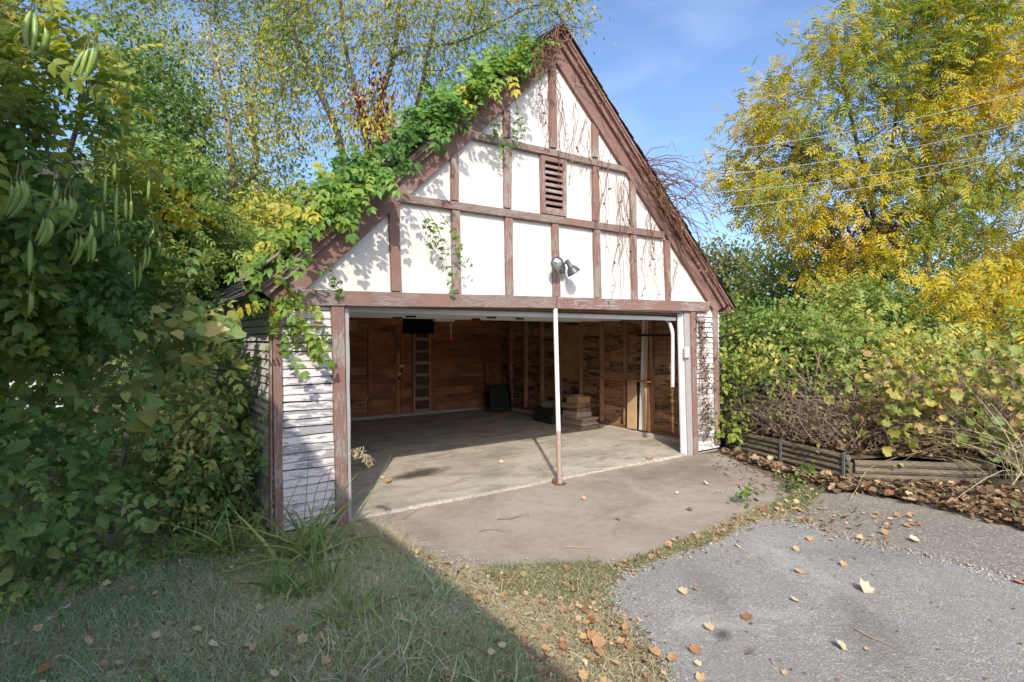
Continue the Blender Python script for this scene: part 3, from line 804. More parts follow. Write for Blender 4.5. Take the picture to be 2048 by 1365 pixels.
V, F = lathe([(.001, -.01), (.027, -.008), (.028, .075), (.05, .095), (.070, .125), (.081, .165), (.083, .172), (.076, .17)], ax2, c2, 24)
lh2 = flp('lamp_head', V, F, M_lampgrey, fl)
V, F = lathe([(.076, .168), (.04, .16), (.0001, .158)], ax2, c2, 20); flp('lens', V, F, M_glass, lh2)
bx = np.array([(b0[0] + b1[0]) / 2, -.09, b1[2]])
add('bracket', tubes_mesh('bracket', [([bx, bx + [.005, -.02, .03], c2 + [.0, .0, -.01]], .011), ([bx, bx + [-.01, -.02, .02], c1 - ax1 * .13], .011)], 6), M_lampgrey, fl)

# prop pole under the lintel
pb, ptop = G(1119.5, 968), PY(1110.5, 618, -.05)
pm = pb + (ptop - pb) * .30
pole = thing('support_pole', pb, 'white steel prop pole with rusty pink lower end standing in the doorway', 'pole')
V, F = tube_geo([pm - (ptop-pb)*.01, pm + (ptop - pm) * .5, ptop], .027, 14); add('upper_tube', npmesh('upper_tube', V, F, smooth=True), M_poleW, pole)
V, F = tube_geo([pb, pb + (pm - pb) * .5, pm], .0295, 14); add('lower_tube', npmesh('lower_tube', V, F, smooth=True), M_poleR, pole)
V, F = lathe([(.075, 0), (.075, .008), (.03, .012), (.0001, .012)], (0, 0, 1), pb - [0, 0, .004], 14); add('base_plate', pymesh('base_plate', V, F), M_rusty, pole)
rb = G(1110, 966); V, F = lathe([(.035, 0), (.036, .04), (.02, .055), (.0001, .055)], (0, 0, 1), rb, 9)
props(add('rusty_stub', pymesh('rusty_stub', V, F), M_rusty), 'rusty iron stub on the slab edge at the pole foot', 'iron stub')

def slab_thing(name, cx, cy, z, sx, sy, h, rot, mat, label, cat, group=None, tilt=0, bev=.004):
    V, F = box_geo((-sx/2, -sy/2, 0), (sx/2, sy/2, h))
    me = pymesh(name, V, F); bevel_mesh(me, bev)
    for v in me.vertices: v.co += Vector(RNG.normal(0, .002, 3))
    o = add(name, me, mat); o.location = (cx, cy, z); o.rotation_euler = (tilt, 0, rot)
    return props(o, label, cat, group)
z = .025; ords = ['lowest', 'second lowest', 'third from the floor', 'fourth from the floor', 'fifth from the floor', 'topmost']
for k in range(6):
    h = .038 + RNG.uniform(-.004, .006)
    slab_thing('lumber_board', 5.94 + RNG.normal(0, .008), 2.66 + RNG.normal(0, .012), z, .40 + RNG.uniform(-.03, .02), .60 + RNG.uniform(-.04, .03), h - .002, RNG.normal(0, .03), M_lumber,
               f'grey board in the wide lower lumber stack by the right wall, {ords[k]}', 'board', 'boards in the lower lumber stack'); z += h
tops = [('lumber_block', .36, .42, .088, M_lumber, 'thick grey timber block lying directly on the wide lumber stack', 'timber block'),
        ('reddish_board', .33, .40, .07, M_stud, 'reddish brown board slab above the thick grey block in the lumber pile', 'board'),
        ('lumber_board', .40, .38, .05, M_lumber, 'pale grey board overhanging in the upper lumber pile', 'board'),
        ('lumber_board', .39, .42, .03, M_lumber, 'thin grey board just under the orange wood block', 'board'),
        ('wood_block', .34, .30, .125, M_block, 'orange-brown square wood block near the top of the lumber pile', 'wood block'),
        ('wood_offcut', .20, .13, .026, M_lumber, 'small pale offcut resting on the orange wood block', 'offcut')]
for nme, sx, sy, h, m, lab, cat in tops:
    slab_thing(nme, 5.93 + RNG.normal(0, .015), 2.70 + RNG.normal(0, .015), z, sx, sy, h - .003, RNG.normal(0, .09), m, lab, cat); z += h
z = .025
for k in range(5):
    h = .055
    slab_thing('dark_slab', 5.92 + RNG.normal(0, .012), 3.45 + RNG.normal(0, .02), z, .46, .62, h - .004, RNG.normal(0, .05), M_green,
               ['bottom', 'second', 'middle', 'fourth', 'top'][k] + ' dark greenish slab of the pile behind the prop pole', 'slab', 'dark slabs piled behind the pole'); z += h
V, F = lathe([(.06, 0), (.078, .01), (.08, .2), (.074, .4), (.055, .41), (.0001, .405)], (.82, -.55, -.06), (5.72, 3.52, z + .082), 12)
props(add('firewood_log', pymesh('firewood_log', V, F), M_log), 'short mossy log lying on the dark slab pile', 'log')
# planks leaning on the right wall
def lean(name, quad, x0, x1, mat, lab, t=.022):
    bl, br, tr, tl = quad
    P = [PX(*bl, x0), PX(*br, x0), PX(*tr, x1), PX(*tl, x1)]
    V, F = board_geo(P[0], P[3], P[2], P[1], (-1, 0, .05), t, seg=3)
    o = add(name, pymesh(name, V, F), mat); return props(o, lab, 'plank', 'planks leaning on the right wall')
lean('leaning_plank', ((1254,857), (1272,859), (1272,762), (1254.5,761)), 6.20, 6.25, M_tan, 'wide tan plank leaning below the rusty shelf')
lean('leaning_plank', ((1277.5,860), (1283,861), (1289.5,641), (1284.5,641)), 6.17, 6.25, M_white, 'narrow white plank leaning upright, the left one of two')
lean('leaning_plank', ((1283.5,861), (1290.5,862), (1296,641), (1290,641)), 6.19, 6.25, M_tan, 'tall pale tan plank beside the narrow white plank')
lean('leaning_plank', ((1293.5,863), (1299,864), (1298,722), (1293,722)), 6.18, 6.25, M_studY, 'short brown plank nearest the doorway')
# black panel and shovel in the back corner
bp = thing('mesh_panel', (6.0, 5.4, .036), 'black framed panel leaning in the back right corner', 'panel')
P = [np.array([5.62, 5.25, .04]), np.array([6.08, 5.12, .04]), np.array([6.20, 5.42, .60]), np.array([5.74, 5.55, .60])]
nn = unit(np.cross(P[1] - P[0], P[3] - P[0])); nn = nn if nn[1] < 0 else -nn
V, F = board_geo(P[0], P[1], P[2], P[3], nn, .012); add('mesh_sheet', pymesh('mesh_sheet', V, F), M_green, bp)
fr = [(P[i] + nn * .008, P[(i+1) % 4] + nn * .008) for i in range(4)]
add('frame', tubes_mesh('frame', [([a, (a+b)/2, b], .014) for a, b in fr] + [([P[0] - [.06, -.1, 0], (P[0] + P[3]) / 2 + [-.03, .12, .2], P[3] + [.02, .2, .55]], .014)], 6), M_black, bp)
sh = thing('long_handled_shovel', (5.95, 5.35, .036), 'long-handled shovel with a reddish wooden handle leaning behind the black panel', 'shovel')
V, F = tube_geo([(6.12, 5.50, .42), (6.03, 5.62, .85), (5.94, 5.78, 1.28)], .016, 8); add('handle', npmesh('handle', V, F, smooth=True), M_stud, sh)
V, F = board_geo((6.06, 5.42, .05), (6.08, 5.50, .42), (6.26, 5.46, .42), (6.22, 5.38, .05), (-.1, -1, .1), .006); add('blade', pymesh('blade', V, F), M_iron, sh)
V, F = tube_geo([(6.24, 5.30, .04), (6.27, 5.42, .6), (6.30, 5.52, 1.05)], .013, 7)
props(add('iron_rod', npmesh('iron_rod', V, F, smooth=True), M_iron), 'thin dark rod leaning beside the black panel', 'rod')
# shop light and pull cord under the ceiling
sl_p = AT(888, 646, 9.3)
sg = thing('shop_light', (sl_p[0], sl_p[1], 2.19), 'white strip light fixed under the garage ceiling, unlit', 'strip light')
ax = np.array([.32, 0, 0])
box('housing', tuple(np.array([sl_p[0], sl_p[1], 1.99]) - [.19, .05, 0]), tuple(np.array([sl_p[0], sl_p[1], 2.05]) + [.19, .05, 0]), M_white, sg, .01)
add('hanger', tubes_mesh('hanger', [([(sl_p[0] + dx, sl_p[1], 2.05), (sl_p[0] + dx, sl_p[1], 2.12), (sl_p[0] + dx, sl_p[1], 2.2)], .006) for dx in (-.15, .15)], 5), M_iron, sg)
pc = AT(902, 664, 8.4)
cd = thing('pull_cord', (pc[0], pc[1], 2.2), 'thin pull cord with a red tip hanging from the garage ceiling', 'cord')
add('cord', tubes_mesh('cord', [([(pc[0], pc[1], 2.2), (pc[0], pc[1], 2.0), (pc[0], pc[1], 1.74)], .006)], 5), M_box, cd)
V, F = lathe([(.006, 0), (.016, -.02), (.016, -.06), (.0001, -.065)], (0, 0, 1), (pc[0], pc[1], 1.755), 8); add('grip', pymesh('grip', V, F, True), M_redpaint, cd)

# ------------------------------------------------------------------ leaves
def T_leaflet(w=.42, fold=.10):
    V = np.array([(0,0,0), (.42, w/2, fold), (1,0,-.06), (.42, -w/2, fold)]); F = np.array([(0,2,1),(0,3,2)])
    return V, F
def T_ovate(w=.62, fold=.09, droop=.12, tip=1.0):
    V = np.array([(0,0,0), (.22,w*.42,fold*.8), (.5,w*.48,fold), (.8,w*.22,fold*.2-droop*.5), (tip,0,-droop), (.8,-w*.22,fold*.2-droop*.5), (.5,-w*.48,fold), (.22,-w*.42,fold*.8), (.45,0,0)])
    F = np.array([(0,8,1),(1,8,2),(2,8,3),(3,8,4),(4,8,5),(5,8,6),(6,8,7),(7,8,0)])[:, ::-1]
    return V, F
def T_heart():
    V = np.array([(0,0,0), (-.10,.25,.03), (.12,.47,.07), (.45,.40,.06), (.75,.18,-.02), (1.05,0,-.14), (.75,-.18,-.02), (.45,-.40,.06), (.12,-.47,.07), (-.10,-.25,.03), (.42,0,-.01)])
    n = 10; F = np.array([(i, (i+1) % n, 10) for i in range(n)]); return V, F
def T_lobed(n=5, curl=.22, seed=0):
    r = np.random.default_rng(seed); pts = []
    k = n * 2 + 1
    for i in range(k):
        a = -2.5 + 5.0 * i / (k - 1)
        rr = (.55 if i % 2 else .44) * (1.15 - .10 * abs(a)) * r.uniform(.9, 1.1)
        x, y = .42 + rr * math.cos(a), rr * math.sin(a)
        pts.append((x, y, curl * (x - .4) ** 2 + curl * 1.6 * y * y + r.normal(0, .03)))
    pts.append((0, 0, 0.02)); V = np.array(pts + [(.42, 0, 0)]); m = len(pts)
    return V, np.array([(i, (i+1) % m, m) for i in range(m)])
def place(tpl, P, X, N, S):
    V, F = tpl
    P = np.asarray(P, float); X = unit(X); Y = unit(np.cross(N, X)); Z = np.cross(X, Y)
    S = np.broadcast_to(np.asarray(S, float), (len(P),))
    W = P[:, None] + S[:, None, None] * (V[None, :, 0, None] * X[:, None] + V[None, :, 1, None] * Y[:, None] + V[None, :, 2, None] * Z[:, None])
    FF = (F[None] + (np.arange(len(P)) * len(V))[:, None, None]).reshape(-1, F.shape[1])
    return W.reshape(-1, 3), FF
def T_pinnate(pairs=4, leaf=.24, w=.4, droop=.35, gap=.0, tpl=None):
    """a compound leaf one unit long: leaflets in pairs along a drooping stalk"""
    tpl = tpl or T_leaflet(w)
    P, X, N = [], [], []
    for i in range(pairs):
        s = .22 + .66 * i / max(1, pairs - 1)
        for sd in (1, -1):
            P.append((s, 0, -droop * s * s)); X.append((.55, sd * .85, -.25 - droop * s)); N.append((.15, 0, 1))
    P.append((.92, 0, -droop * .85)); X.append((1, 0, -droop * 1.6)); N.append((.3, 0, 1))
    V, F = place(tpl, np.array(P), np.array(X), np.array(N), leaf)
    # stalk: a thin folded strip
    k = len(V); ss = np.linspace(0, .95, 4)
    st = np.array([(s, d, -droop * s * s - (0 if d else .008)) for s in ss for d in (-.006, .006)])
    sf = []
    for i in range(3):
        a = k + 2 * i; sf += [(a, a+1, a+3), (a, a+3, a+2)]
    return np.concatenate([V, st]), np.concatenate([F, np.array(sf)])
def clump(P, rng, amp=1.0, f=1.3):
    """smooth pseudo-noise over space, about -1..1"""
    ph = rng.uniform(0, 6.28, (4, 3)); k = rng.normal(0, f, (4, 3))
    return amp * np.mean([np.sin(P @ k[i] + ph[i, 0]) for i in range(4)], axis=0) * 1.6
def foliage(name, tpl, P, size, mat, parent, rng, out_from=None, a_out=.6, a_rand=.7, a_z=-.25, up=(0,0,1), up_rand=.6, toward=None, a_to=0., tint0=.45, tclump=.25, tr=.14, tintf=None, svar=.3, kind='stuff'):
    n = len(P)
    d = rng.normal(0, 1, (n, 3)) * a_rand
    if out_from is not None: d = d + unit(P - out_from) * a_out
    d[:, 2] += a_z
    d = unit(d)
    N = np.tile(np.asarray(up, float), (n, 1)) + rng.normal(0, up_rand, (n, 3))
    if toward is not None: N = N + np.asarray(toward, float) * a_to
    S = size * (1 + rng.uniform(-svar, svar, n))
    V, F = place(tpl, P, d, N, S)
    t = tint0 + clump(P, rng, tclump) + rng.normal(0, tr, n)
    if tintf is not None: t = t + tintf(P)
    t = np.clip(t, 0, 1)
    k = len(tpl[0])
    tt = np.repeat(t, k) + rng.normal(0, .03, n * k)
    return add(name, npmesh(name, V, F, np.clip(tt, 0, 1)), mat, parent, kind)
def inpoly(poly, x, y):
    poly = np.asarray(poly, float); c = np.zeros(len(x), bool); j = len(poly) - 1
    for i in range(len(poly)):
        xi, yi = poly[i]; xj, yj = poly[j]
        c ^= ((yi > y) != (yj > y)) & (x < (xj - xi) * (y - yi) / (yj - yi + 1e-12) + xi); j = i
    return c
def sample_poly(poly, n, rng):
    poly = np.asarray(poly, float); lo, hi = poly.min(0), poly.max(0); out = np.zeros((0, 2))
    while len(out) < n:
        q = rng.uniform(lo, hi, (n * 2, 2)); out = np.concatenate([out, q[inpoly(poly, q[:, 0], q[:, 1])]])
    return out[:n]
def cloud(poly, n, dfun, rng, zmin=.1):
    """points of a mass of growth whose outline was surveyed from the photograph, dfun gives its distance range"""
    out = []; tries = 0
    while len(out) < n and tries < 40:
        tries += 1
        q = sample_poly(poly, n, rng)
        for x, y in q:
            d0, d1 = dfun(x, y)
            p = AT(x, y, d0 + (d1 - d0) * rng.uniform() ** 1.2)
            if p[2] > zmin: out.append(p)
    return np.array(out[:n])
def bez(a, b, c, n=6):
    t = np.linspace(0, 1, n)[:, None]
    return (1-t)**2 * a + 2*t*(1-t) * b + t*t * c
def limbs(trunks, clusters, rng, thin=1.0, minr=.005, up=.35, wig=.05):
    """branches that reach every leaf cluster from the nearest lower point of the skeleton"""
    nodes = [(p, r) for pts, rad in trunks for p, r in zip(pts, rad)]
    NP = np.array([p for p, _ in nodes]); NR = np.array([r for _, r in nodes]); lines = []
    base = NP.copy()
    order = np.argsort([np.min(np.linalg.norm(base - c, axis=1)) for c in clusters])
    for i in order:
        c = clusters[i]; dv = c - NP; L = np.linalg.norm(dv, axis=1)
        cost = L + 1.2 * np.maximum(0, .25 * L - dv[:, 2]) + .15 * np.maximum(0, .02 - NR) * 20
        j = int(np.argmin(cost)); a = NP[j]; D = L[j]
        if D < .03: continue
        r0 = min(NR[j] * .62, (.006 + .011 * D) * thin + minr)
        mid = (a + c) / 2 + np.array([0, 0, up * D * .35]) * rng.uniform(-.2, 1) + rng.normal(0, .07 * D, 3)
        n = 6 if D > .8 else 4
        pts = bez(a, mid, c, n); pts[1:-1] += rng.normal(0, wig * D / n, (n - 2, 3))
        rad = np.linspace(r0, max(minr * .6, r0 * .25), n)
        lines.append((pts, rad)); NP = np.concatenate([NP, pts[1:]]); NR = np.concatenate([NR, rad[1:]])
    return lines
def rad_line(pts, r0, r1, n=None, rng=None, wig=0.0):
    P = np.array(pts, float)
    t = np.linspace(0, len(P) - 1, n or len(P) * 3); i = np.clip(t.astype(int), 0, len(P) - 2); f = (t - i)[:, None]
    # Catmull-Rom through the surveyed points
    Q = np.concatenate([[2*P[0] - P[1]], P, [2*P[-1] - P[-2]]])
    p0, p1, p2, p3 = Q[i], Q[i+1], Q[i+2], Q[i+3]
    S = .5 * ((2*p1) + (p2 - p0) * f + (2*p0 - 5*p1 + 4*p2 - p3) * f**2 + (3*p1 - p0 - 3*p2 + p3) * f**3)
    if rng is not None and wig: S[1:-1] += rng.normal(0, wig, S[1:-1].shape)
    return S, np.linspace(r0, r1, len(S))
def plant(name, label, cat, trunks, clusters, tpl, size, per, cr, mat, bark, seed, group=None, thin=1.0, minr=.005, twigs=3, flat=.75, center=None, lift=.35, leafname='crown', trunkname='trunk', tw_bark=None, **kw):
    rng = np.random.default_rng(seed)
    base = trunks[0][0][0] if trunks else clusters.min(0)
    t = thing(name, base, label, cat, group)
    if trunks:
        for pts, rad in trunks:
            add(trunkname, tubes_mesh(trunkname, [(pts, rad)], 8 if rad[0] > .05 else 5), bark, t)
        ls = limbs(trunks, clusters, rng, thin, minr, lift)
        tw = []
        for c in clusters:
            for k in range(twigs):
                e = c + rng.normal(0, cr * .8, 3) * [1, 1, flat]
                m = (c + e) / 2 + rng.normal(0, cr * .12, 3)
                tw.append((np.array([c, m, e]), np.array([minr * .8, minr * .6, minr * .3])))
        if ls: add('branches', tubes_mesh('branches', ls, 5), tw_bark or bark, t, 'stuff')
        if tw: add('twigs', tubes_mesh('twigs', tw, 3, False), tw_bark or bark, t, 'stuff')
    P = np.repeat(clusters, per, axis=0); P = P + rng.normal(0, cr, P.shape) * [1, 1, flat]
    P = P[P[:, 2] > .03]
    cen = clusters.mean(0) if center is None else np.asarray(center)
    kw.setdefault('out_from', cen)
    foliage(leafname, tpl, P, size, mat, t, rng, **kw)
    return t
def ATs(*q): return [AT(*p) for p in q]
SUNV = np.array(SUNDIR)
SIDE = {'toward': SUNV, 'a_to': .9}

# ---------------- trees behind the garage, left
RG = lambda s: np.random.default_rng(s)
d1 = 14.5
tr1 = [rad_line(ATs((425,690,d1),(440,560,d1),(452,450,d1),(462,408,d1)), .24, .17), rad_line(ATs((462,408,d1),(468,350,d1),(458,290,d1-.3),(452,215,d1-.3),(430,130,d1-.5),(415,40,d1-.6)), .12, .035),
       rad_line(ATs((462,408,d1),(490,365,d1),(512,335,d1+.2),(508,265,d1+.3),(498,220,d1+.5),(520,130,d1+.6),(530,30,d1+.8)), .10, .03), rad_line(ATs((448,235,d1-.3),(400,215,d1-.6),(340,165,d1-1)), .05, .02)]
cl = cloud([(210,-40),(640,-60),(650,120),(625,250),(600,330),(480,430),(330,420),(230,330),(190,150)], 250, lambda x, y: (13.6, 17.0), RG(1), .5)
plant('elm_tree', 'grey-trunked tree forking low, with small olive-yellow leaves, left behind the garage', 'tree', tr1, cl, T_leaflet(.5), .12, 92, .36, L_olive, M_bark, 101, twigs=8,
      a_z=-.55, tint0=.47, tclump=.3, tr=.17, minr=.006, **SIDE)
d2 = 13.2
tr2 = [rad_line(ATs((725,640,d2),(700,420,d2),(688,320,d2),(665,240,d2),(620,150,d2-.2),(590,70,d2-.3),(560,-30,d2-.4)), .12, .03),
       rad_line(ATs((745,640,d2+.3),(748,420,d2+.3),(752,300,d2+.3),(762,200,d2+.3),(790,100,d2+.3),(800,-20,d2+.3)), .13, .04),
       rad_line(ATs((790,640,d2+.7),(800,420,d2+.7),(818,270,d2+.7),(840,190,d2+.8),(860,90,d2+.8),(885,-20,d2+1)), .11, .035),
       rad_line(ATs((735,420,d2+.2),(735,300,d2+.2),(715,200,d2+.1),(690,90,d2),(680,-20,d2)), .08, .03), rad_line(ATs((862,95,d2+.8),(930,80,d2+.8),(1010,40,d2+.6),(1080,10,d2+.5),(1130,45,d2+.4)), .035, .01)]
cl = np.concatenate([cloud([(540,-80),(960,-80),(975,60),(930,150),(850,250),(790,330),(700,400),(630,310),(560,180)], 175, lambda x, y: (11.8, 15.4), RG(2)),
                     cloud([(940,-60),(1150,-60),(1180,60),(1080,80),(1000,140),(940,120)], 40, lambda x, y: (12.4, 14.6), RG(3))])
plant('locust_tree', 'tall many-stemmed tree with thin golden leaves standing directly behind the garage roof', 'tree', tr2, cl, T_leaflet(.36), .13, 60, .38, L_yellow, M_barkD, 102,
      a_z=-.8, tint0=.36, tclump=.28, tr=.16, minr=.0055, twigs=9, **SIDE)
cl = cloud([(225,60),(310,70),(370,190),(390,330),(380,430),(300,430),(230,330)], 66, lambda x, y: (10.6, 12.4), RG(4))
tr3 = [rad_line(ATs((300,690,11.5),(320,520,11.5),(290,350,11.5),(262,250,11.4),(245,120,11.2)), .10, .025), rad_line(ATs((315,560,11.5),(370,400,11.6),(400,300,11.6),(420,210,11.6)), .07, .02)]
plant('hackberry_tree', 'dark green dense tree between the vine mass and the forked grey trunk', 'tree', tr3, cl, T_ovate(.55), .105, 105, .36, L_dark, M_barkD, 103, a_z=-.4, tint0=.45, tclump=.3, **SIDE)
# understorey behind the garage side
def under(nm, lab, poly, n, dr, seed, tpl, size, per, cr, mat, tint, cat='bush', bark=M_barkD, nb=3, **kw):
    cl = cloud(poly, n, lambda x, y: dr, RG(seed))
    r = RG(seed + 500)
    c0 = cl.mean(0); trunks = []
    for k in range(nb):
        b = np.array([c0[0] + r.normal(0, .3), c0[1] + r.normal(0, .3), bank_z(c0[0], c0[1]) if c0[0] > 6.7 else 0.0])
        e = cl[r.integers(len(cl))] * .4 + c0 * .6
        trunks.append(rad_line([b, (b + e) / 2 + r.normal(0, .15, 3), e], .045, .018, 7))
    k = dict(a_z=-.2, tint0=tint, tclump=.25, **SIDE); k.update(kw)
    return plant(nm, lab, cat, trunks, cl, tpl, size, per, cr, mat, bark, seed + 900, trunkname='stem', leafname='foliage', **k)
PIN4 = T_pinnate(4, .30, .46, .3); PIN6 = T_pinnate(6, .22, .34, .45); PIN3 = T_pinnate(3, .36, .6, .25, tpl=T_ovate(.6))
under('sapling', 'sunlit yellow-green sapling with arching sprays behind the garage eave', [(330,470),(440,480),(520,500),(560,520),(500,580),(450,640),(330,640),(300,560)], 60, (8.6, 10.4), 21, PIN6, .36, 36, .30, L_lime, .40, 'sapling')
under('thicket_shrub', 'olive thicket filling the gap between the forked trunk and the roof vine', [(480,430),(560,390),(640,400),(590,470),(540,530),(430,540),(400,470)], 60, (10.5, 13), 22, T_leaflet(.5), .10, 130, .34, L_olive, .45, 'shrub')
under('thicket_shrub', 'bright yellow-green bush right of the hanging pods, lit by the sun', [(255,270),(330,330),(390,420),(420,500),(330,600),(270,560),(230,420)], 70, (7.0, 8.8), 23, PIN4, .25, 50, .26, L_lime, .42, 'shrub')
under('thicket_shrub', 'deep green shrub under the bright sapling and left of the garage eave', [(250,560),(360,590),(480,590),(470,650),(380,700),(240,690),(220,620)], 60, (7.5, 9.5), 24, T_ovate(.6), .095, 95, .28, L_dark, .5, 'shrub')
under('roadside_tree', 'broad olive-green tree far behind the garage on the left side', [(-100,300),(300,330),(560,380),(640,440),(560,620),(-100,650)], 210, (18, 22), 25, T_leaflet(.6), .17, 105, .6, L_olive, .38, 'tree')
under('roadside_tree', 'green tree far behind the peak of the roof vine', [(600,360),(820,400),(960,450),(960,650),(560,650),(560,400)], 90, (17, 19), 26, T_leaflet(.6), .15, 80, .5, L_olive, .42, 'tree')

# red creeper on the stems behind the roof
rng = RG(31)
rc = thing('red_creeper', AT(745, 640, d2 - .1), 'dark red creeper climbing the stems behind the roof vine', 'creeper')
lines = [rad_line(ATs((760,640,d2-.1),(752,330,d2-.1),(735,250,d2-.1),(715,180,d2-.2)), .012, .004), rad_line(ATs((790,640,d2+.1),(775,320,d2),(770,250,d2),(752,150,d2)), .012, .004)]
add('stem', tubes_mesh('stem', lines, 4), M_deadvine, rc)
P = np.concatenate([l[0] for l in lines]); P = P[P[:, 2] > 4.0]; P = np.repeat(P, 42, axis=0) + rng.normal(0, .16, (len(P) * 42, 3))
foliage('leaves', T_ovate(.6), P, .10, L_red, rc, rng, a_z=-.6, tint0=.5, tclump=.2, **SIDE)

# ---------------- trumpet vine with hanging pods, left foreground
vine_poly = [(-160,-60),(60,-60),(140,60),(215,180),(265,270),(318,380),(322,500),(268,590),(225,640),(60,680),(-160,700)]
vd = lambda x, y: (3.0 + max(0, x) / 300 * 2.0 + max(0, 120 - y) / 500, 3.6 + max(0, x) / 300 * 2.1 + max(0, 120 - y) / 500)
cl = cloud(vine_poly, 175, vd, RG(41), .6)
vs_tr = [rad_line([np.array([-2.35, .15, 0]), np.array([-2.2, .1, 1.5]), np.array([-2.1, 0, 3.0]), np.array([-1.9, -.3, 4.2])], .05, .02), rad_line([np.array([-2.0, .9, 0]), np.array([-1.8, .7, 1.6]), np.array([-1.5, .8, 3.0]), np.array([-1.3, .9, 3.9])], .045, .015)]
PV = T_pinnate(4, .27, .5, .35, tpl=T_ovate(.55, .08, .14))
tv = plant('trumpet_vine', 'big green vine mass with long hanging seed pods, at the left edge', 'vine', vs_tr, cl, PV, .27, 9, .17, L_vine, M_bark, 141,
      a_z=-.35, tint0=.40, tclump=.32, tr=.16, minr=.004, thin=.5, trunkname='stem', leafname='foliage', tintf=lambda P: .22 * np.clip(P[:, 2] - (.8 - P[:, 0]) / .705, -.6, .9), **SIDE)  # tintf paints sunlight above the eave's shade plane, plus autumn yellowing
def pod(px0, py0, px1, py1, dpt, bend, parent, rng, wdt=.017):
    a, b = AT(px0 - (px1-px0)*.08, py0 - (py1-py0)*.08, dpt), AT(px1 + (px1-px0)*.1, py1 + (py1-py0)*.1, dpt + rng.normal(0, .02)); n = 9; bend = bend * 1.6
    t = np.linspace(0, 1, n)[:, None]; m = (a + b) / 2 + RT * bend * .03 + VW * rng.normal(0, .01)
    pts = bez(a, m, b, n)
    prof = np.array([.25, .72, .95, 1.0, 1.0, .95, .8, .5, .06]) * wdt
    V, F = tube_geo(pts, prof, 8)
    # flattened with a seam ridge
    me = npmesh('seed_pod', V, F, np.clip(.35 + rng.normal(0, .12) + .25 * np.tile(np.cos(np.arange(8) * np.pi / 2), n), 0, 1), True)
    o = add('seed_pod', me, L_pod, parent)
    st = add('stalk', tubes_mesh('stalk', [(np.array([a, a + [0, 0, .03], a + [rng.normal(0, .03), rng.normal(0, .03), .09]]), .0035)], 4), M_stem, o)
rng = RG(42)
pods = [(62,28,58,96,2.5,-.6),(68,28,62,102,2.52,.5),(88,60,66,112,2.5,1.2), (168,105,145,150,3.05,-.3),(176,102,162,150,3.05,0),(186,100,170,155,3.05,.3),(192,104,176,150,3.0,.5),
        (22,374,8,425,2.75,1),(32,368,12,428,2.72,1.2),(40,366,20,426,2.75,1.4),(46,368,18,432,2.7,1.8), (86,440,70,480,2.85,.8),(92,440,76,488,2.85,1),(98,442,82,490,2.82,1.2),(60,486,58,548,2.9,.3),(60,590,56,628,2.95,.5),
        (120,402,102,446,2.95,1),(128,400,108,448,2.95,1.2),(138,398,112,464,2.9,1.6),(146,402,132,446,2.95,1.1),(108,366,104,414,3.0,.4),(104,402,96,436,3.0,.5),
        (152,482,138,520,3.2,.8),(160,478,142,530,3.2,1),(180,454,158,500,3.15,1.2),(176,486,174,524,3.25,.2),(188,478,184,522,3.25,.4),
        (190,424,192,452,3.4,0),(205,426,206,466,3.4,.1),(212,352,209,405,3.5,0),(234,382,232,452,3.55,0),(230,330,229,362,3.5,0),(252,400,252,436,3.6,0),(262,402,260,442,3.6,0),
        (220,458,224,486,3.6,-.2),(228,462,228,490,3.6,0),(236,462,236,490,3.6,0),(268,536,270,576,3.9,0),(280,528,276,572,3.9,.3),(290,500,284,540,3.9,.3),(298,498,290,534,3.9,.4),(306,462,290,490,3.9,.6),(320,488,310,515,4.0,.5),(298,364,296,396,3.9,0)]
for p in pods: pod(*p, tv, rng, (.0135 if p[4] < 3.3 else .0115))

# ---------------- shrubs in the shade left of the garage
HEART, OV = T_heart(), T_ovate(.6, .08, .16)
def shade(nm, lab, poly, n, dr, seed, tpl, size, per, cr, tint, bases, mat=L_shrub, **kw):
    dfun = dr if callable(dr) else (lambda x, y: dr)
    cl = cloud(poly, n, dfun, RG(seed), .08); r = RG(seed + 1)
    tr = []
    for b in bases:
        e = cl[r.integers(len(cl))]
        tr.append(rad_line([np.array([b[0], b[1], 0]), (np.array([b[0], b[1], 0]) + e) / 2 + [0, 0, .15], e], .016, .006, 7))
    def extra(t):
        rr = RG(seed + 3); P = np.repeat(cl, max(3, per // 2), axis=0); P = P + rr.normal(0, cr * 1.25, P.shape) * [1, 1, .8]; P = P[P[:, 2] > .05]
        foliage('small_leaves', T_ovate(.5, .12, .3), P, size * .55, mat, t, rr, out_from=cl.mean(0), a_z=-.3, up=(.1, -.5, .8), up_rand=.7, tint0=tint + .06, tclump=.35, tr=.2, svar=.5)
        P = np.repeat(cl, max(1, per // 6), axis=0); P = P + rr.normal(0, cr * 1.3, P.shape) * [1, 1, .8]; P = P[P[:, 2] > .05]
        foliage('compound_leaves', T_pinnate(3, .34, .5, .3, tpl=T_ovate(.55)), P, size * 1.7, mat, t, rr, out_from=cl.mean(0), a_z=-.3, up=(.1, -.5, .8), up_rand=.5, tint0=tint, tclump=.3, tr=.18, svar=.4)
    k = dict(a_z=-.5, tint0=tint, tclump=.32, tr=.18, up=(.2, -.7, .75), up_rand=.4, flat=.6); k.update(kw)
    t_ = plant(nm, lab, 'shrub', tr, cl, tpl, size, max(3, int(per * .7)), cr, mat, M_twig, seed + 2, trunkname='stem', leafname='foliage', thin=.45, minr=.003, **k)
    extra(t_)
    return t_
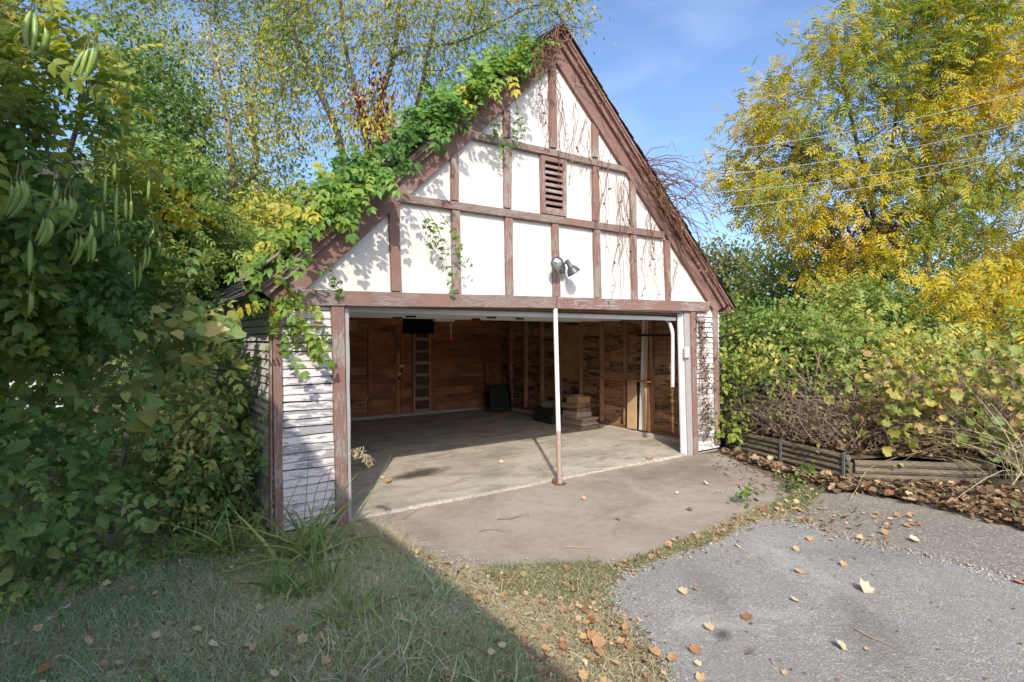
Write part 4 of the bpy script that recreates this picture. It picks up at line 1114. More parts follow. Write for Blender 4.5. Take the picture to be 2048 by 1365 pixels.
shade('mulberry_shrub', 'large-leaved shaded shrub with drooping heart-shaped leaves under the vine', [(-80,600),(150,590),(330,590),(440,620),(440,690),(420,760),(300,840),(60,840),(-80,800)], 78, lambda x, y: (3.9 + x/700, 5.3 + x/500), 51, HEART, .115, 15, .19, .46, [(-1.5, 1.0), (-1.2, 1.2), (-.9, 1.4)], flat=.3, svar=.5)
shade('low_shrub', 'dense dark green low shrub at the left edge in front of the vine', [(-120,820),(120,880),(330,960),(370,1040),(330,1110),(200,1130),(-120,1250)], 78, lambda x, y: (3.5 + x/420, 4.3 + x/420), 52, OV, .10, 18, .15, .34, [(-1.9, .2), (-1.4, .3), (-1.0, .6)], flat=.35, svar=.5)
shade('pokeweed', 'leafy green pokeweed bush against the left wall of the garage', [(330,900),(420,850),(490,880),(505,960),(505,1080),(430,1095),(330,1070)], 70, (4.7, 5.5), 53, OV, .085, 19, .12, .44, [(-.6, .5), (-.4, .6), (-.3, .8)])
shade('climbing_shrub', 'small-leaved creeper growing up the side wall behind the corner board', [(430,720),(470,740),(500,860),(490,960),(430,830)], 30, (5.2, 6.2), 54, PIN3, .17, 14, .12, .4, [(-.35, 1.1), (-.25, 1.5)])
shade('back_shrub', 'shadowed thicket deep behind the large-leaved shrub', [(-100,640),(440,640),(440,760),(460,1000),(-100,1000)], 120, lambda x, y: (6.0, 8.0), 55, OV, .11, 26, .24, .3, [(-2.4, 2.6), (-1.5, 2.4), (-.9, 2.6)])
shade('privet_shrub', 'young upright shrub with paler green leaves and bare grey twigs beside the garage', [(330,820),(400,760),(440,720),(450,860),(420,960),(340,960)], 34, (4.5, 5.0), 56, OV, .085, 14, .10, .55, [(-.85, .5), (-.75, .55), (-.7, .6), (-.65, .5)], twigs=4)
# bare grey stalks between the leaves
rng = RG(57)
bs = thing('bare_stalks', G(400, 1050), 'thin bare grey stalks standing among the leaves left of the corner board', 'stalks')
for a, b, c in [((398,960,4.6),(370,850,4.6),(350,760,4.6)),((405,920,4.6),(395,820,4.6),(372,745,4.6)),((412,900,4.6),(412,800,4.6),(412,730,4.6)),((418,910,4.6),(428,830,4.6),(405,760,4.6)),((335,910,4.5),(328,880,4.5),(322,865,4.5)),((375,940,4.7),(365,900,4.7),(362,870,4.7))]:
    add('stalk', tubes_mesh('stalk', [rad_line([AT(*a), AT(*b), AT(*c)], .005, .0025)], 4), M_straw, bs)
# white house glimpsed through the leaves
wh = thing('neighbour_house', (-5.0, 13.0, 0), 'white clapboard house with brown eaves glimpsed through the vine at the left', 'house')
for k in range(26): 
    V, F = board_geo((-9.5, 11.99, .1 + k*.16), (-2.2, 11.99, .1 + k*.16), (-2.2, 12.0, .27 + k*.16), (-9.5, 12.0, .27 + k*.16), NF, .02, seg=1, jit=0)
    add('siding_board', pymesh('siding_board', V, F), M_white, wh)
V, F = box_geo((-9.5, 12.02, 0), (-2.2, 17, 4.3)); add('wall', pymesh('wall', V, F), M_white, wh)
V = [(-10, 11.5, 4.2), (-1.8, 11.5, 4.2), (-1.8, 14.5, 6.6), (-10, 14.5, 6.6), (-1.8, 17.5, 4.2), (-10, 17.5, 4.2)]; V2 = [(x, y, z + .15) for x, y, z in V]
add('roof', pymesh('roof', V + V2, [(0,3,2,1), (3,5,4,2), (6,7,8,9), (9,8,10,11), (0,1,7,6), (1,2,8,7), (2,4,10,8), (4,5,11,10), (5,3,9,11), (3,0,6,9)]), M_shingle, wh)
wf = box('window', (-5.6, 11.93, 1.3), (-4.6, 11.985, 2.7), M_white, wh, .005); V, F = box_geo((-5.5, 11.915, 1.4), (-4.7, 11.928, 2.6)); add('pane', pymesh('pane', V, F), M_dark, wf)

# the house at the left, beside the camera, whose eave throws the shade on the lawn
hs = thing('clapboard_house', (-6.5, -6.0, 0), 'white clapboard house beside the lawn, whose long eave shades the grass', 'house')
ze = 4.55; xe = .80 - .705 * ze
V, F = box_geo((-9.6, -14.5, 0), (xe - .35, -1.95, ze - .1)); add('wall', pymesh('wall', V, F), M_siding, hs)
V = [(xe, -15, ze - .12), (xe, -1.6, ze - .12), (-6.0, -1.6, ze + 1.25), (-6.0, -15, ze + 1.25), (-10.2, -1.6, ze - .12), (-10.2, -15, ze - .12)]; V2 = [(x, y, z + .14) for x, y, z in V]
add('roof', pymesh('roof', V + V2, [(0,3,2,1), (3,5,4,2), (6,7,8,9), (9,8,10,11), (0,1,7,6), (1,2,8,7), (2,4,10,8), (4,5,11,10), (5,3,9,11), (3,0,6,9)]), M_shingle, hs)
for y in (-11.5, -8.0, -4.2):
    f_ = box('window', (xe - .345, y, 1.0), (xe - .30, y + 1.0, 2.5), M_white, hs, .004)
    V, F = box_geo((xe - .298, y + .08, 1.08), (xe - .292, y + .92, 2.42)); add('pane', pymesh('pane', V, F), M_dark, f_)

# ---------------- vine on the roof edge
rng = RG(61)
dL = unit(EVL - RID); upL = np.array([dL[2], 0, -dL[0]]); upL = upL if upL[2] > 0 else -upL
LL = np.linalg.norm(EVL - RID)
rv = thing('roof_vine', EVL, 'leafy green creeper draped over the left slope and rake of the garage roof', 'vine')
def rv_pt(s, h, y): return RID + dL * (s * LL) + upL * h + np.array([0, y, 0])
stems = []
for k in range(9):
    s0, s1 = 1.0, rng.uniform(.12, .45)
    n = 14; ss = np.linspace(s0, s1, n); y0 = rng.uniform(-.22, .4)
    stems.append((np.array([rv_pt(s, .02 + abs(rng.normal(0, .05)), y0 + .12 * math.sin(6 * s + k) + rng.normal(0, .02)) for s in ss]), np.linspace(.018, .005, n)))
for x0 in (-.05, .02, .12):
    stems.append((np.array([(x0, -.12, 0), (x0 - .03, -.1, .9), (x0 + .04, -.09, 1.7), (x0 - .03, -.13, 2.2), tuple(rv_pt(.93, .02, -.18))]), np.linspace(.022, .014, 5)))
add('stems', tubes_mesh('stems', stems[:9], 5), M_bark, rv, 'stuff')
P = []
while len(P) < 1150:
    s = rng.uniform(.08, .99)
    dens = np.interp(s, [.1, .2, .35, .5, .62, .75, .85, .95], [.0, .45, .9, .8, 1.0, 1.0, .7, .10])
    if rng.uniform() > dens * (.55 + .45 * math.sin(s * 41 + 2 * math.sin(s * 17))): continue
    hmax = np.interp(s, [.1, .25, .45, .6, .75, .9, 1], [.05, .10, .16, .20, .21, .16, .07])
    P.append(rv_pt(s, rng.uniform(.02, 1) * hmax, rng.uniform(-.26, .34)) if rng.uniform() > .09 else rv_pt(min(s, .93), rng.uniform(-.10, .10), rng.uniform(-.46, -.28)))
P = np.array(P)
PR = T_pinnate(3, .36, .55, .3, tpl=T_ovate(.6, .09, .18))
foliage('foliage', PR, P, .175, L_roof, rv, rng, a_z=-.25, up=(0, -.5, .8), up_rand=.5, out_from=RID + dL * LL * .5 + [0, .5, -.6], tint0=.50, tclump=.26, tr=.17, svar=.45, tintf=lambda P: .12 * np.clip((P[:, 0] < .5) * 1.0, 0, 1), **SIDE)
# leaves over the lower corner, yellowing, and hanging strands
Q = np.concatenate([rng.normal(0, 1, (22, 3)) * [.11, .08, .12] + PY(562, 590, -.22), rng.normal(0, 1, (26, 3)) * [.10, .06, .13] + PY(590, 640, -.2), rng.normal(0, 1, (14, 3)) * [.06, .05, .08] + PY(625, 665, -.14)])
foliage('corner_leaves', PR, Q, .155, L_roof, rv, rng, a_z=-.7, up=(0, -.8, .5), up_rand=.4, tint0=.74, tclump=.2, **SIDE)
st, SP = [], []
for (a, m, b) in (((850,415),(880,470),(900,560)), ((868,410),(910,470),(930,525)), ((840,420),(860,455),(885,510)), ((985,225),(1000,260),(1008,300)), ((1030,200),(1040,245),(1042,290)), ((660,520),(668,560),(680,580))):
    l = rad_line([PY(*a, -.24), PY(*m, -.20), PY(*b, -.13)], .004, .002, 12); st.append(l); SP += list(l[0][2:])
add('hanging_stems', tubes_mesh('hanging_stems', st, 4), M_stem, rv, 'stuff')
SP = np.array(SP); foliage('hanging_leaves', T_pinnate(2, .42, .5, .3, tpl=T_ovate(.5)), SP + rng.normal(0, .02, SP.shape), .10, L_roof, rv, rng, a_z=-.9, up=(0, -.8, .4), tint0=.35, **SIDE)

# ---------------- dead creeper on the right rake
rng = RG(71)
dv = thing('dead_creeper', PY(1415, 880, -.1), 'brown dried creeper tangled along the right rake and hanging over the stucco', 'creeper')
dR = unit(EVR - RID); upR = np.array([-dR[2], 0, dR[0]]); upR = upR if upR[2] > 0 else -upR; LR = np.linalg.norm(EVR - RID)
ls, DP = [], []
for k in range(24):
    s0 = rng.uniform(-.02, .72); ln = rng.uniform(.15, .4); n = 12
    if k < 12: s0 = rng.uniform(.3, .6)
    h0 = rng.uniform(-.28, -.07)
    pts = np.array([RID + dR * LR * (s0 + ln * t) + upR * (h0 + .06 * math.sin(9 * t + k) + rng.normal(0, .02)) + [0, -.17 - abs(rng.normal(0, .03)), 0] for t in np.linspace(0, 1, n)])
    ls.append((pts, np.linspace(.008, .004, n))); DP += list(pts[rng.uniform(size=n) < .16])
for k in range(14):   # over the peak on the left side
    s0 = rng.uniform(-.01, .12); n = 9
    pts = np.array([RID + dL * LL * (s0 + .15 * t) + upL * (-.12 + .1 * math.sin(7 * t + k) + rng.normal(0, .025)) + [0, -.18 - abs(rng.normal(0, .03)), 0] for t in np.linspace(0, 1, n)])
    ls.append((pts, np.linspace(.008, .004, n)))
hang = [(1118,170,200),(1130,200,120),(1145,210,160),(1165,240,110),(1180,260,150),(1195,310,240),(1215,320,190),(1232,350,250),(1240,360,170),(1245,365,230),(1255,380,190),(1262,390,150),(1290,430,160),(1310,450,150),(1330,480,110),(1300,440,90),(1345,520,80),(1095,170,130),(1085,165,90)]
for x, y, L in hang:
    pts = np.array([PY(x + rng.normal(0, 3) + 5 * math.sin(t * 4 + x), y + L * t, -.085 + .03 * math.sin(t * 5 + x)) for t in np.linspace(0, 1, 10)])
    ls.append((pts, np.linspace(.0055, .003, 10))); DP += [p for p in pts[2:] if rng.uniform() < .35]
    ls.append((pts + np.array([.05 * math.sin(x), -.01, .1]) + rng.normal(0, .008, pts.shape), np.linspace(.0045, .0025, 10)))
for k in range(48):
    x0 = rng.uniform(1275, 1350); y0 = np.interp(x0, [1280, 1345], [330, 430]); a = rng.uniform(-1.3, .35); L = rng.uniform(60, 170)
    p0 = PY(x0, y0, -.1); tp = []
    for t in np.linspace(0, 1, 10):
        tp.append(PY(x0 + L * t * math.cos(a), y0 + L * t * math.sin(a) + 95 * t * t * rng.uniform(.8, 1.2), -.1 + .4 * t * math.sin(k)))
    ls.append((np.array(tp), np.linspace(.0065, .003, 10)))
add('tendrils', tubes_mesh('tendrils', ls, 4), M_deadvine, dv, 'stuff')
DP = np.array(DP); DP = DP + rng.normal(0, .02, DP.shape); DP[:, 1] = np.minimum(DP[:, 1], -.07)
foliage('dry_leaves', T_ovate(.5, .2, .25), DP, .05, L_dead, dv, rng, a_z=-1.0, up=(0, -1, .2), tint0=.5)
Wp = np.array([PY(rng.normal(np.interp(y, [640, 900], [1402, 1418]), 7), y, -.05 - rng.uniform(0, .03)) for y in rng.uniform(635, 880, 420)])
foliage('wall_leaves', T_ovate(.5, .2, .25), Wp, .045, L_dead, dv, rng, a_z=-1.0, up=(0, -1, .2), tint0=.5)
wl_ = [(np.array([PY(1398 + 3 * k + 8 * math.sin(t * 5 + k) * t, 630 + 250 * t, -.045) for t in np.linspace(0, 1, 14)]), np.linspace(.004, .002, 14)) for k in range(5)]
add('wall_tendrils', tubes_mesh('wall_tendrils', wl_, 4), M_deadvine, dv, 'stuff')

# ---------------- the right side: yellow trees and undergrowth
d3 = 13.5
tr = [rad_line(ATs((1752,700,d3),(1757,600,d3),(1767,548,d3),(1805,505,d3)), .15, .11), rad_line(ATs((1805,505,d3),(1835,465,d3),(1870,410,d3+.2),(1930,330,d3+.4),(2000,220,d3+.5),(2060,120,d3+.6)), .075, .02),
      rad_line(ATs((1767,548,d3),(1755,470,d3-.2),(1740,400,d3-.3),(1715,290,d3-.4),(1690,180,d3-.5),(1680,90,d3-.5)), .08, .02), rad_line(ATs((1755,470,d3-.2),(1680,340,d3-.6),(1560,290,d3-.9),(1500,330,d3-1)), .04, .012),
      rad_line(ATs((1800,510,d3),(1770,400,d3+.3),(1790,250,d3+.6),(1800,120,d3+.8),(1810,20,d3+.8)), .06, .02)]
cl = np.concatenate([cloud([(1650,60),(1720,10),(1830,-60),(1960,-60),(1960,250),(1930,400),(1800,500),(1660,500),(1560,440),(1500,420),(1480,380),(1450,350),(1480,230),(1530,210),(1560,140)], 230, lambda x, y: (11.6, 15), RG(81)),
                     cloud([(1650,490),(1830,480),(1830,560),(1740,590),(1640,570)], 22, lambda x, y: (11.6, 13.5), RG(82)), cloud([(1450,350),(1560,330),(1600,440),(1490,440)], 9, lambda x, y: (11.6, 13), RG(83))])
PY6 = T_pinnate(4, .36, .34, .30)
greener = lambda P: -.34 * np.clip((P[:, 2] - 7.2) / 3.0, -.15, 1) * (np.sin(P[:, 0] * 1.7 + P[:, 1]) > -.2)
plant('walnut_tree', 'golden-leaved tree with a dark forking trunk, left of the two on the right', 'tree', tr, cl, PY6, .30, 25, .40, L_yellow, M_barkD, 181, twigs=6, a_z=-.22, flat=.42, tint0=.50, tclump=.30, tr=.13, minr=.0055, tintf=greener, **SIDE)
tr = [rad_line(ATs((1848,700,d3+1),(1850,600,d3+1),(1856,480,d3+1),(1848,410,d3+1),(1856,280,d3+1.2),(1863,140,d3+1.4),(1870,0,d3+1.5)), .13, .03), rad_line(ATs((1856,480,d3+1),(1930,420,d3+1),(2000,330,d3+.8),(2090,250,d3+.6)), .06, .02),
      rad_line(ATs((1852,540,d3+1),(1930,490,d3+.6),(2020,470,d3+.2),(2100,440,d3)), .05, .015)]
cl = cloud([(1880,-80),(2150,-80),(2150,640),(2040,560),(1930,520),(1850,470),(1850,200)], 210, lambda x, y: (12, 16), RG(84))
plant('walnut_tree', 'golden-leaved tree with a pale straight trunk at the right edge', 'tree', tr, cl, PY6, .30, 25, .42, L_yellow, M_bark, 182, twigs=6, a_z=-.22, flat=.42, tint0=.52, tclump=.32, tr=.13, minr=.0055, **SIDE)
under('sumac_bush', 'low golden-yellow bush with hanging sprays at the right edge', [(1800,590),(1900,560),(2120,520),(2140,690),(1990,700),(1890,680)], 32, (9.5, 11.5), 86, PY6, .30, 17, .26, L_yellow, .68, a_z=-.5)
under('maroon_creeper', 'dark maroon creeper hanging in the middle of the golden tree', [(1660,470),(1790,430),(1800,520),(1740,560),(1670,540)], 22, (12.6, 13.6), 87, T_ovate(.6), .11, 60, .24, L_maroon, .5, 'creeper')
under('far_tree', 'rounded olive tree far away just right of the roof end', [(1390,520),(1420,500),(1470,505),(1500,530),(1520,600),(1510,690),(1390,690)], 80, (32, 36), 88, T_leaflet(.7), .26, 90, .75, L_far, .45, 'tree')
under('far_tree', 'olive tree behind the bushes, left of the golden tree', [(1520,530),(1560,490),(1660,490),(1700,560),(1720,690),(1470,690),(1480,600)], 110, (20, 23), 89, T_leaflet(.6), .17, 100, .5, L_olive, .40, 'tree')
under('far_tree', 'dark tree filling the gap under the golden trees on the right', [(1690,540),(1900,520),(2150,500),(2150,720),(1700,720)], 120, (17, 20), 90, T_leaflet(.6), .16, 95, .5, L_dark, .4, 'tree')
under('honeysuckle_bush', 'yellow-green bush next to the right corner of the garage', [(1445,650),(1520,625),(1600,650),(1640,700),(1600,740),(1500,740),(1445,760)], 75, (8.8, 10.6), 91, T_ovate(.6), .072, 105, .25, L_lime, .36, tclump=.35, tr=.2)
under('elder_bush', 'pale green bush with feathery sprays in the middle of the right bank', [(1600,670),(1690,645),(1810,675),(1890,715),(1850,745),(1700,735),(1600,730)], 52, (8.2, 9.4), 92, T_pinnate(4, .32, .5, .3), .23, 17, .23, L_lime, .7, tclump=.3)
under('glossy_shrub', 'darker glossy green shrub below the forked golden tree', [(1640,590),(1760,575),(1890,610),(1900,680),(1760,690),(1640,670)], 72, (9.8, 11.2), 93, T_ovate(.6), .08, 100, .26, L_dark, .6, tclump=.35)
under('corner_weed', 'small bright green weed growing against the right corner board', [(1438,700),(1480,710),(1500,800),(1480,870),(1440,870)], 26, (8.2, 9.0), 94, T_ovate(.65), .09, 26, .12, L_lime, .32, 'weed')
# arching dead brush on the bank
rng = RG(201)
br = thing('dead_brush', G(1640, 860, .3), 'tangle of arching bare brown twigs on the bank above the edging wall', 'brush')
ls = []
for k in range(560):
    x0 = rng.uniform(1460, 2090); y0 = rng.uniform(740, 880); d = rng.uniform(7.0, 9.2) - (x0 - 1470) / 490 * .8
    a = AT(x0, y0, d); a[0] = max(a[0], wall_x(a[1]) + rng.uniform(.12, .7)); a[2] = max(bank_z(a[0], a[1]) - .02, .02)
    sp = rng.normal(0, 1); L = rng.uniform(.5, 1.3)
    v = RT * sp * .95 + VW * rng.normal(0, .5)
    m = a + v * .35 * L + np.array([0, 0, L * rng.uniform(.35, .95)]); e = a + v * L * 1.1 + np.array([0, 0, L * rng.uniform(-.1, .75)])
    ls.append((bez(a, m, e, 7) + rng.normal(0, .022, (7, 3)), np.linspace(rng.uniform(.003, .007), .0018, 7)))
tall = []
for k in range(90):
    x0 = rng.uniform(1480, 2060); a = AT(x0, 800, rng.uniform(7.4, 9.2) - (x0 - 1470) / 490 * .6); a[0] = max(a[0], wall_x(a[1]) + rng.uniform(.2, 1.0)); a[2] = bank_z(a[0], a[1])
    L = rng.uniform(1.0, 1.7); v = RT * rng.normal(0, .7) + VW * rng.normal(0, .3)
    m = a + v * .4 * L + np.array([0, 0, L]); e = a + v * L * 1.2 + np.array([0, 0, L * rng.uniform(.4, .95)])
    tall.append((bez(a, m, e, 10) + rng.normal(0, .02, (10, 3)), np.linspace(rng.uniform(.004, .009), .002, 10)))
ls += tall
for l in ls:   # nothing grows through the garage wall
    q = l[0]; near = q[:, 1] > -.2; q[near, 0] = np.maximum(q[near, 0], 6.62); q[:, 0] = np.maximum(q[:, 0], [wall_x(max(y, -3.2)) - .12 for y in q[:, 1]])
add('twigs', tubes_mesh('twigs', [l for l in ls if len(l[0]) == 7], 4), M_twig, br, 'stuff')
add('tall_stems', tubes_mesh('tall_stems', tall, 4), M_twig, br, 'stuff')
P = np.repeat(np.concatenate([l[0][4:] for l in tall]), 5, axis=0); P = P + rng.normal(0, .07, P.shape)
foliage('spray_leaves', T_ovate(.6), P, .075, L_lime, br, rng, a_z=-.5, tint0=.66, tclump=.4, tr=.2, svar=.5, **SIDE)
for (x0, y0, x1, y1, x2, y2, r) in ((1640,858,1630,780,1640,700,.022), (1648,856,1655,790,1625,690,.018), (1655,860,1690,800,1700,720,.014), (1600,850,1612,780,1590,700,.012)):
    add('stem', tubes_mesh('stem', [rad_line([AT(x0, y0, 8.2), AT(x1, y1, 8.2), AT(x2, y2, 8.1)], r, r * .5)], 6), M_twig, br)
P = np.array([ls[i][0][j] for i in rng.integers(0, len(ls), 620) for j in (rng.integers(1, 7),)])
foliage('leaves', T_ovate(.6), P + rng.normal(0, .05, P.shape), .062, L_lime, br, rng, a_z=-.6, tint0=.62, tclump=.3, **SIDE)
P = np.array([ls[i][0][j] for i in rng.integers(0, len(ls), 2400) for j in (rng.integers(0, 5),)])
foliage('dry_leaves', T_ovate(.6, .2, .3), P + rng.normal(0, .06, P.shape), .062, L_dead, br, rng, a_z=-.6, tint0=.4)
# wild grape with big yellowing leaves
cl = cloud([(1700,740),(1860,720),(2100,700),(2120,880),(1980,900),(1760,890),(1690,820)], 85, lambda x, y: (6.0, 7.6), RG(202), .35)
cl[:, 0] = np.maximum(cl[:, 0], [wall_x(p[1]) + .08 for p in cl]); cl[:, 2] = np.maximum(cl[:, 2], .5)
tr = [rad_line([np.array([8.3, -.6, .4]), np.array([8.0, -.7, .8]), np.array([7.8, -1.0, 1.1])], .015, .008), rad_line([np.array([8.8, -1.8, .4]), np.array([8.5, -1.8, .8]), np.array([8.2, -1.9, 1.2])], .015, .008)]
plant('wild_grape', 'wild grape with big yellowing lobed leaves sprawling over the bank on the right', 'vine', tr, cl, T_lobed(5, .75, 3), .095, 8, .19, L_grape, M_twig, 203, trunkname='stem', leafname='foliage', thin=.4, minr=.003, a_z=-.5, up=(-.1, -.5, .6), up_rand=.8, svar=.5, tint0=.62, tclump=.4, tr=.32)
for lab, (px, py, d), n in (('pale green weed with round leaves at the right edge above the leaf litter', (2035, 1060, 5.0), 16), ('blue-green weed hanging over the end of the timber edging', (1975, 870, 6.3), 18)):
    c = AT(px, py, d); r = RG(n * 7)
    cl = c + r.normal(0, .09, (5, 3))
    plant('round_leaf_weed', lab, 'weed', [rad_line([np.array([c[0] + .05, c[1] + .05, max(0, bank_z(c[0], c[1]))]), c * .5 + np.array([c[0], c[1], 0]) * .5 + [0, 0, .05], c], .006, .004)], cl, T_ovate(.85), .11, 4, .06, L_pale, M_stem, n, trunkname='stem', leafname='foliage', thin=.3, minr=.002, a_z=-.2, up=(0, -.7, .6), tint0=.15)

# ---------------- grasses
def T_blade(bend=.5, w=.05, k=4):
    s = np.linspace(0, 1, k); V = []
    for i, t in enumerate(s):
        wd = w * (1 - t ** 2) * .5 + .002
        V += [(bend * t * t, -wd, t * (1 - .25 * bend * t)), (bend * t * t, wd, t * (1 - .25 * bend * t))]
    F = []
    for i in range(k - 1):
        a = 2 * i; F += [(a, a + 2, a + 3), (a, a + 3, a + 1)]
    return np.array(V), np.array(F)
def blades(name, P, hgt, width, mat, parent, rng, tint0, tc=.3, tr=.18, bend=.6, lean=.5, kind='stuff', k=4, hv=.45, label=None):
    n = len(P); a = rng.uniform(0, 2 * np.pi, n)
    Z = np.tile([0, 0, 1.0], (n, 1)) + rng.normal(0, lean, (n, 3)) * [1, 1, 0]; Z = unit(Z)
    X = np.stack([np.cos(a), np.sin(a), np.zeros(n)], -1); Y = unit(np.cross(Z, X)); X = np.cross(Y, Z)
    V, F = T_blade(bend, 1.0, k)
    H = hgt * np.exp(rng.normal(0, hv, n)); Wd = width * rng.uniform(.6, 1.4, n)
    W = P[:, None] + V[None, :, 0, None] * X[:, None] * H[:, None, None] + V[None, :, 1, None] * Y[:, None] * Wd[:, None, None] + V[None, :, 2, None] * Z[:, None] * H[:, None, None]
    FF = (F[None] + (np.arange(n) * len(V))[:, None, None]).reshape(-1, 3)
    t = np.clip(tint0 + clump(P * [1.5, 1.5, 0], rng, tc) + rng.normal(0, tr, n), 0, 1)
    return add(name, npmesh(name, W.reshape(-1, 3), FF, np.repeat(t, len(V))), mat, parent, kind)
def area(pix, n, rng, extra=()):
    q = sample_poly(gp(*pix) + list(extra), n, rng); return np.concatenate([q, np.zeros((n, 1))], 1)
rng = RG(301)
LAWN = [(-140,1250),(0,1170),(180,1120),(330,1092),(470,1085),(560,1078),(690,1068),(760,1075),(830,1120),(890,1165),(960,1220),(1030,1285),(1085,1365),(1090,1430),(-140,1430)]
P = area(LAWN, 105000, rng); P = P[clump(P * [2.6, 2.6, 0], RG(7), 1) > rng.uniform(-1.6, .1, len(P))]; blades('grass', P, .040, .0044, L_grass, None, rng, .50, .3, .22, .7, .75)
P = area(LAWN, 26000, rng); P = P[clump(P * [3, 3, 0], RG(6), 1) > .15]; blades('straw_grass', P, .055, .0032, L_dry, None, rng, .85, .15, .15, 1.0, 1.7)
P = area([(380,1090),(760,1080),(1000,1280),(1060,1400),(500,1400),(430,1230)], 3600, rng); P = P[clump(P * [2.2, 2.2, 0], RG(5), 1) > .0]; blades('tall_lawn_grass', P, .10, .0075, L_grass, None, rng, .62, .25, .15, .8, .55)
DRY = [(742,1060),(800,1085),(860,1112),(905,1130),(1000,1140),(1130,1140),(1262,1126),(1225,1160),(1210,1200),(1250,1245),(1298,1290),(1345,1365),(1350,1420),(1090,1420),(1040,1290),(960,1215),(880,1150),(800,1095)]
P = area(DRY, 15000, rng); blades('dry_grass', P, .034, .0038, L_dry, None, rng, .62, .22, .2, .9, 1.1)
P = area([(960,1135),(1265,1120),(1230,1170),(1160,1210),(1000,1190)], 5200, rng); P = P[clump(P * [2.5, 2.5, 0], RG(8), 1) > -.2]; blades('green_tufts', P, .035, .004, L_dry, None, rng, .1, .1, .12, .8, .8)
STRIP = [(1245,1128),(1330,1096),(1415,1062),(1470,1036),(1540,1010),(1600,985),(1650,980),(1610,1020),(1550,1036),(1480,1058),(1425,1088),(1340,1112),(1270,1140)]
P = area(STRIP, 9000, rng); blades('edge_grass', P, .034, .004, L_dry, None, rng, .38, .4, .2, .8, .9)
P = area([(700,1050),(760,1060),(820,1090),(830,1125),(740,1090)], 3200, rng); blades('dead_grass', P, .07, .003, L_dry, None, rng, .8, .1, .12, 1.2, 1.0)
P = area([(-60,1180),(330,1080),(560,1068),(570,1100),(330,1130),(0,1260)], 1500, rng); 
foliage('ground_cover', T_ovate(.7), P + [0, 0, .02] + np.abs(rng.normal(0, .025, P.shape)) * [0, 0, 1], .045, L_shrub, None, rng, a_z=.1, tint0=.4)
P = area([(100,1150),(560,1080),(700,1150),(700,1380),(0,1380)], 1400, rng)
foliage('clover', T_ovate(.9), P + [0, 0, .018], .022, L_shrub, None, rng, a_z=.05, tint0=.55)

def tuft(name, lab, base, n, hgt, width, seed, mat=L_tall, tint=.4, spread=.05, bend=1.0, lean=.35, seedhead=None):
    r = RG(seed); t = thing(name, base, lab, 'grass clump')
    P = np.asarray(base) + r.normal(0, 1, (n, 3)) * [spread, spread, 0]
    blades('blades', P, hgt, width, mat, t, r, tint, .1, .15, bend, lean, 'stuff', 7, .25)
    return t, r
b = G(612, 1118); tg, r = tuft('tall_grass', 'tall coarse grass clump with arching blades and a bending seed head, in front of the left pier', b, 78, .46, .023, 401, tint=.62, spread=.10, bend=1.15, lean=.55)
for a, m, e in (((616,1090),(640,960),(708,915)), ((604,1090),(612,1000),(618,910)), ((622,1095),(648,1000),(662,935)), ((610,1100),(590,1040),(560,1010))):
    add('stalk', tubes_mesh('stalk', [rad_line([AT(*a, 4.55), AT(*m, 4.5), AT(*e, 4.45)], .004, .002)], 4), M_stem, tg)
Hs = []
for t_ in np.linspace(0, 1, 30):
    p = AT(705 + 36 * t_, 903 + 22 * t_ * t_, 4.45)
    for k in range(5): Hs.append(p + r.normal(0, .012, 3))
foliage('seed_head', T_leaflet(.2), np.array(Hs), .045, L_dry, tg, r, a_z=-.5, tint0=.85)
for k, (px, py, hh, lab) in enumerate([(408,1110,.26,'dark green grass clump below the pokeweed, left of the corner board'), (470,1105,.30,'slender grass clump between the pokeweed and the corner board'), (700,1240,.20,'broad-bladed grass clump in the shaded lawn near the shadow edge'), (560,1200,.22,'drooping grass clump left of the tallest clump'), (640,1185,.22,'grass clump with long arching blades right below the tallest clump')]):
    tuft('grass_clump', lab, G(px, py), 34, hh * 1.15, .017, 410 + k, tint=.5, spread=.07, bend=1.0, lean=.5)
for k, (px, py, d, hh, lab) in enumerate([(1990, 880, 6.5, .75, 'tall straw and green grass clump at the right edge of the bank'), (1900, 850, 7.2, .6, 'green grass clump arching over the grape leaves'), (2060, 960, 5.9, .8, 'dry straw clump spilling over the end of the edging wall')]):
    p = AT(px, py, d); p[2] = max(0, bank_z(p[0], p[1])); tuft('tall_grass', lab, p, 75, hh, .013, 430 + k, L_dry if k != 1 else L_tall, .5, .16, 1.3, .6)

# ---------------- leaf litter
LOBE = [T_lobed(5, (.35, .6, .8)[s % 3], s) for s in range(6)] + [T_ovate(.6, .28, .3), T_ovate(.8, .2, -.2)]
def litter(name, P, size, mat, rng, tint, tc=.2, tr=.22):
    parts = np.array_split(rng.permutation(len(P)), len(LOBE)); VV, FF, TT, o = [], [], [], 0
    for idx, tpl in zip(parts, LOBE):
        if not len(idx): continue
        Q = P[idx]; n = len(Q); a = rng.uniform(0, 6.28, n)
        X = np.stack([np.cos(a), np.sin(a), rng.normal(0, .25, n)], -1); N = np.stack([rng.normal(0, .35, n), rng.normal(0, .35, n), np.ones(n)], -1)
        V, F = place(tpl, Q, X, N, size * rng.uniform(.5, 1.35, n)); t = np.clip(tint + clump(Q, rng, tc) + rng.normal(0, tr, n), 0, 1)
        VV.append(V); FF.append(F + o); TT.append(np.repeat(t, len(tpl[0]))); o += len(V)
    V = np.concatenate(VV); V[:, 2] = np.maximum(V[:, 2], .004 if P[:, 2].max() < .1 else -1)
    return add(name, npmesh(name, V, np.concatenate(FF), np.concatenate(TT)), mat, None, 'stuff')
rng = RG(501)
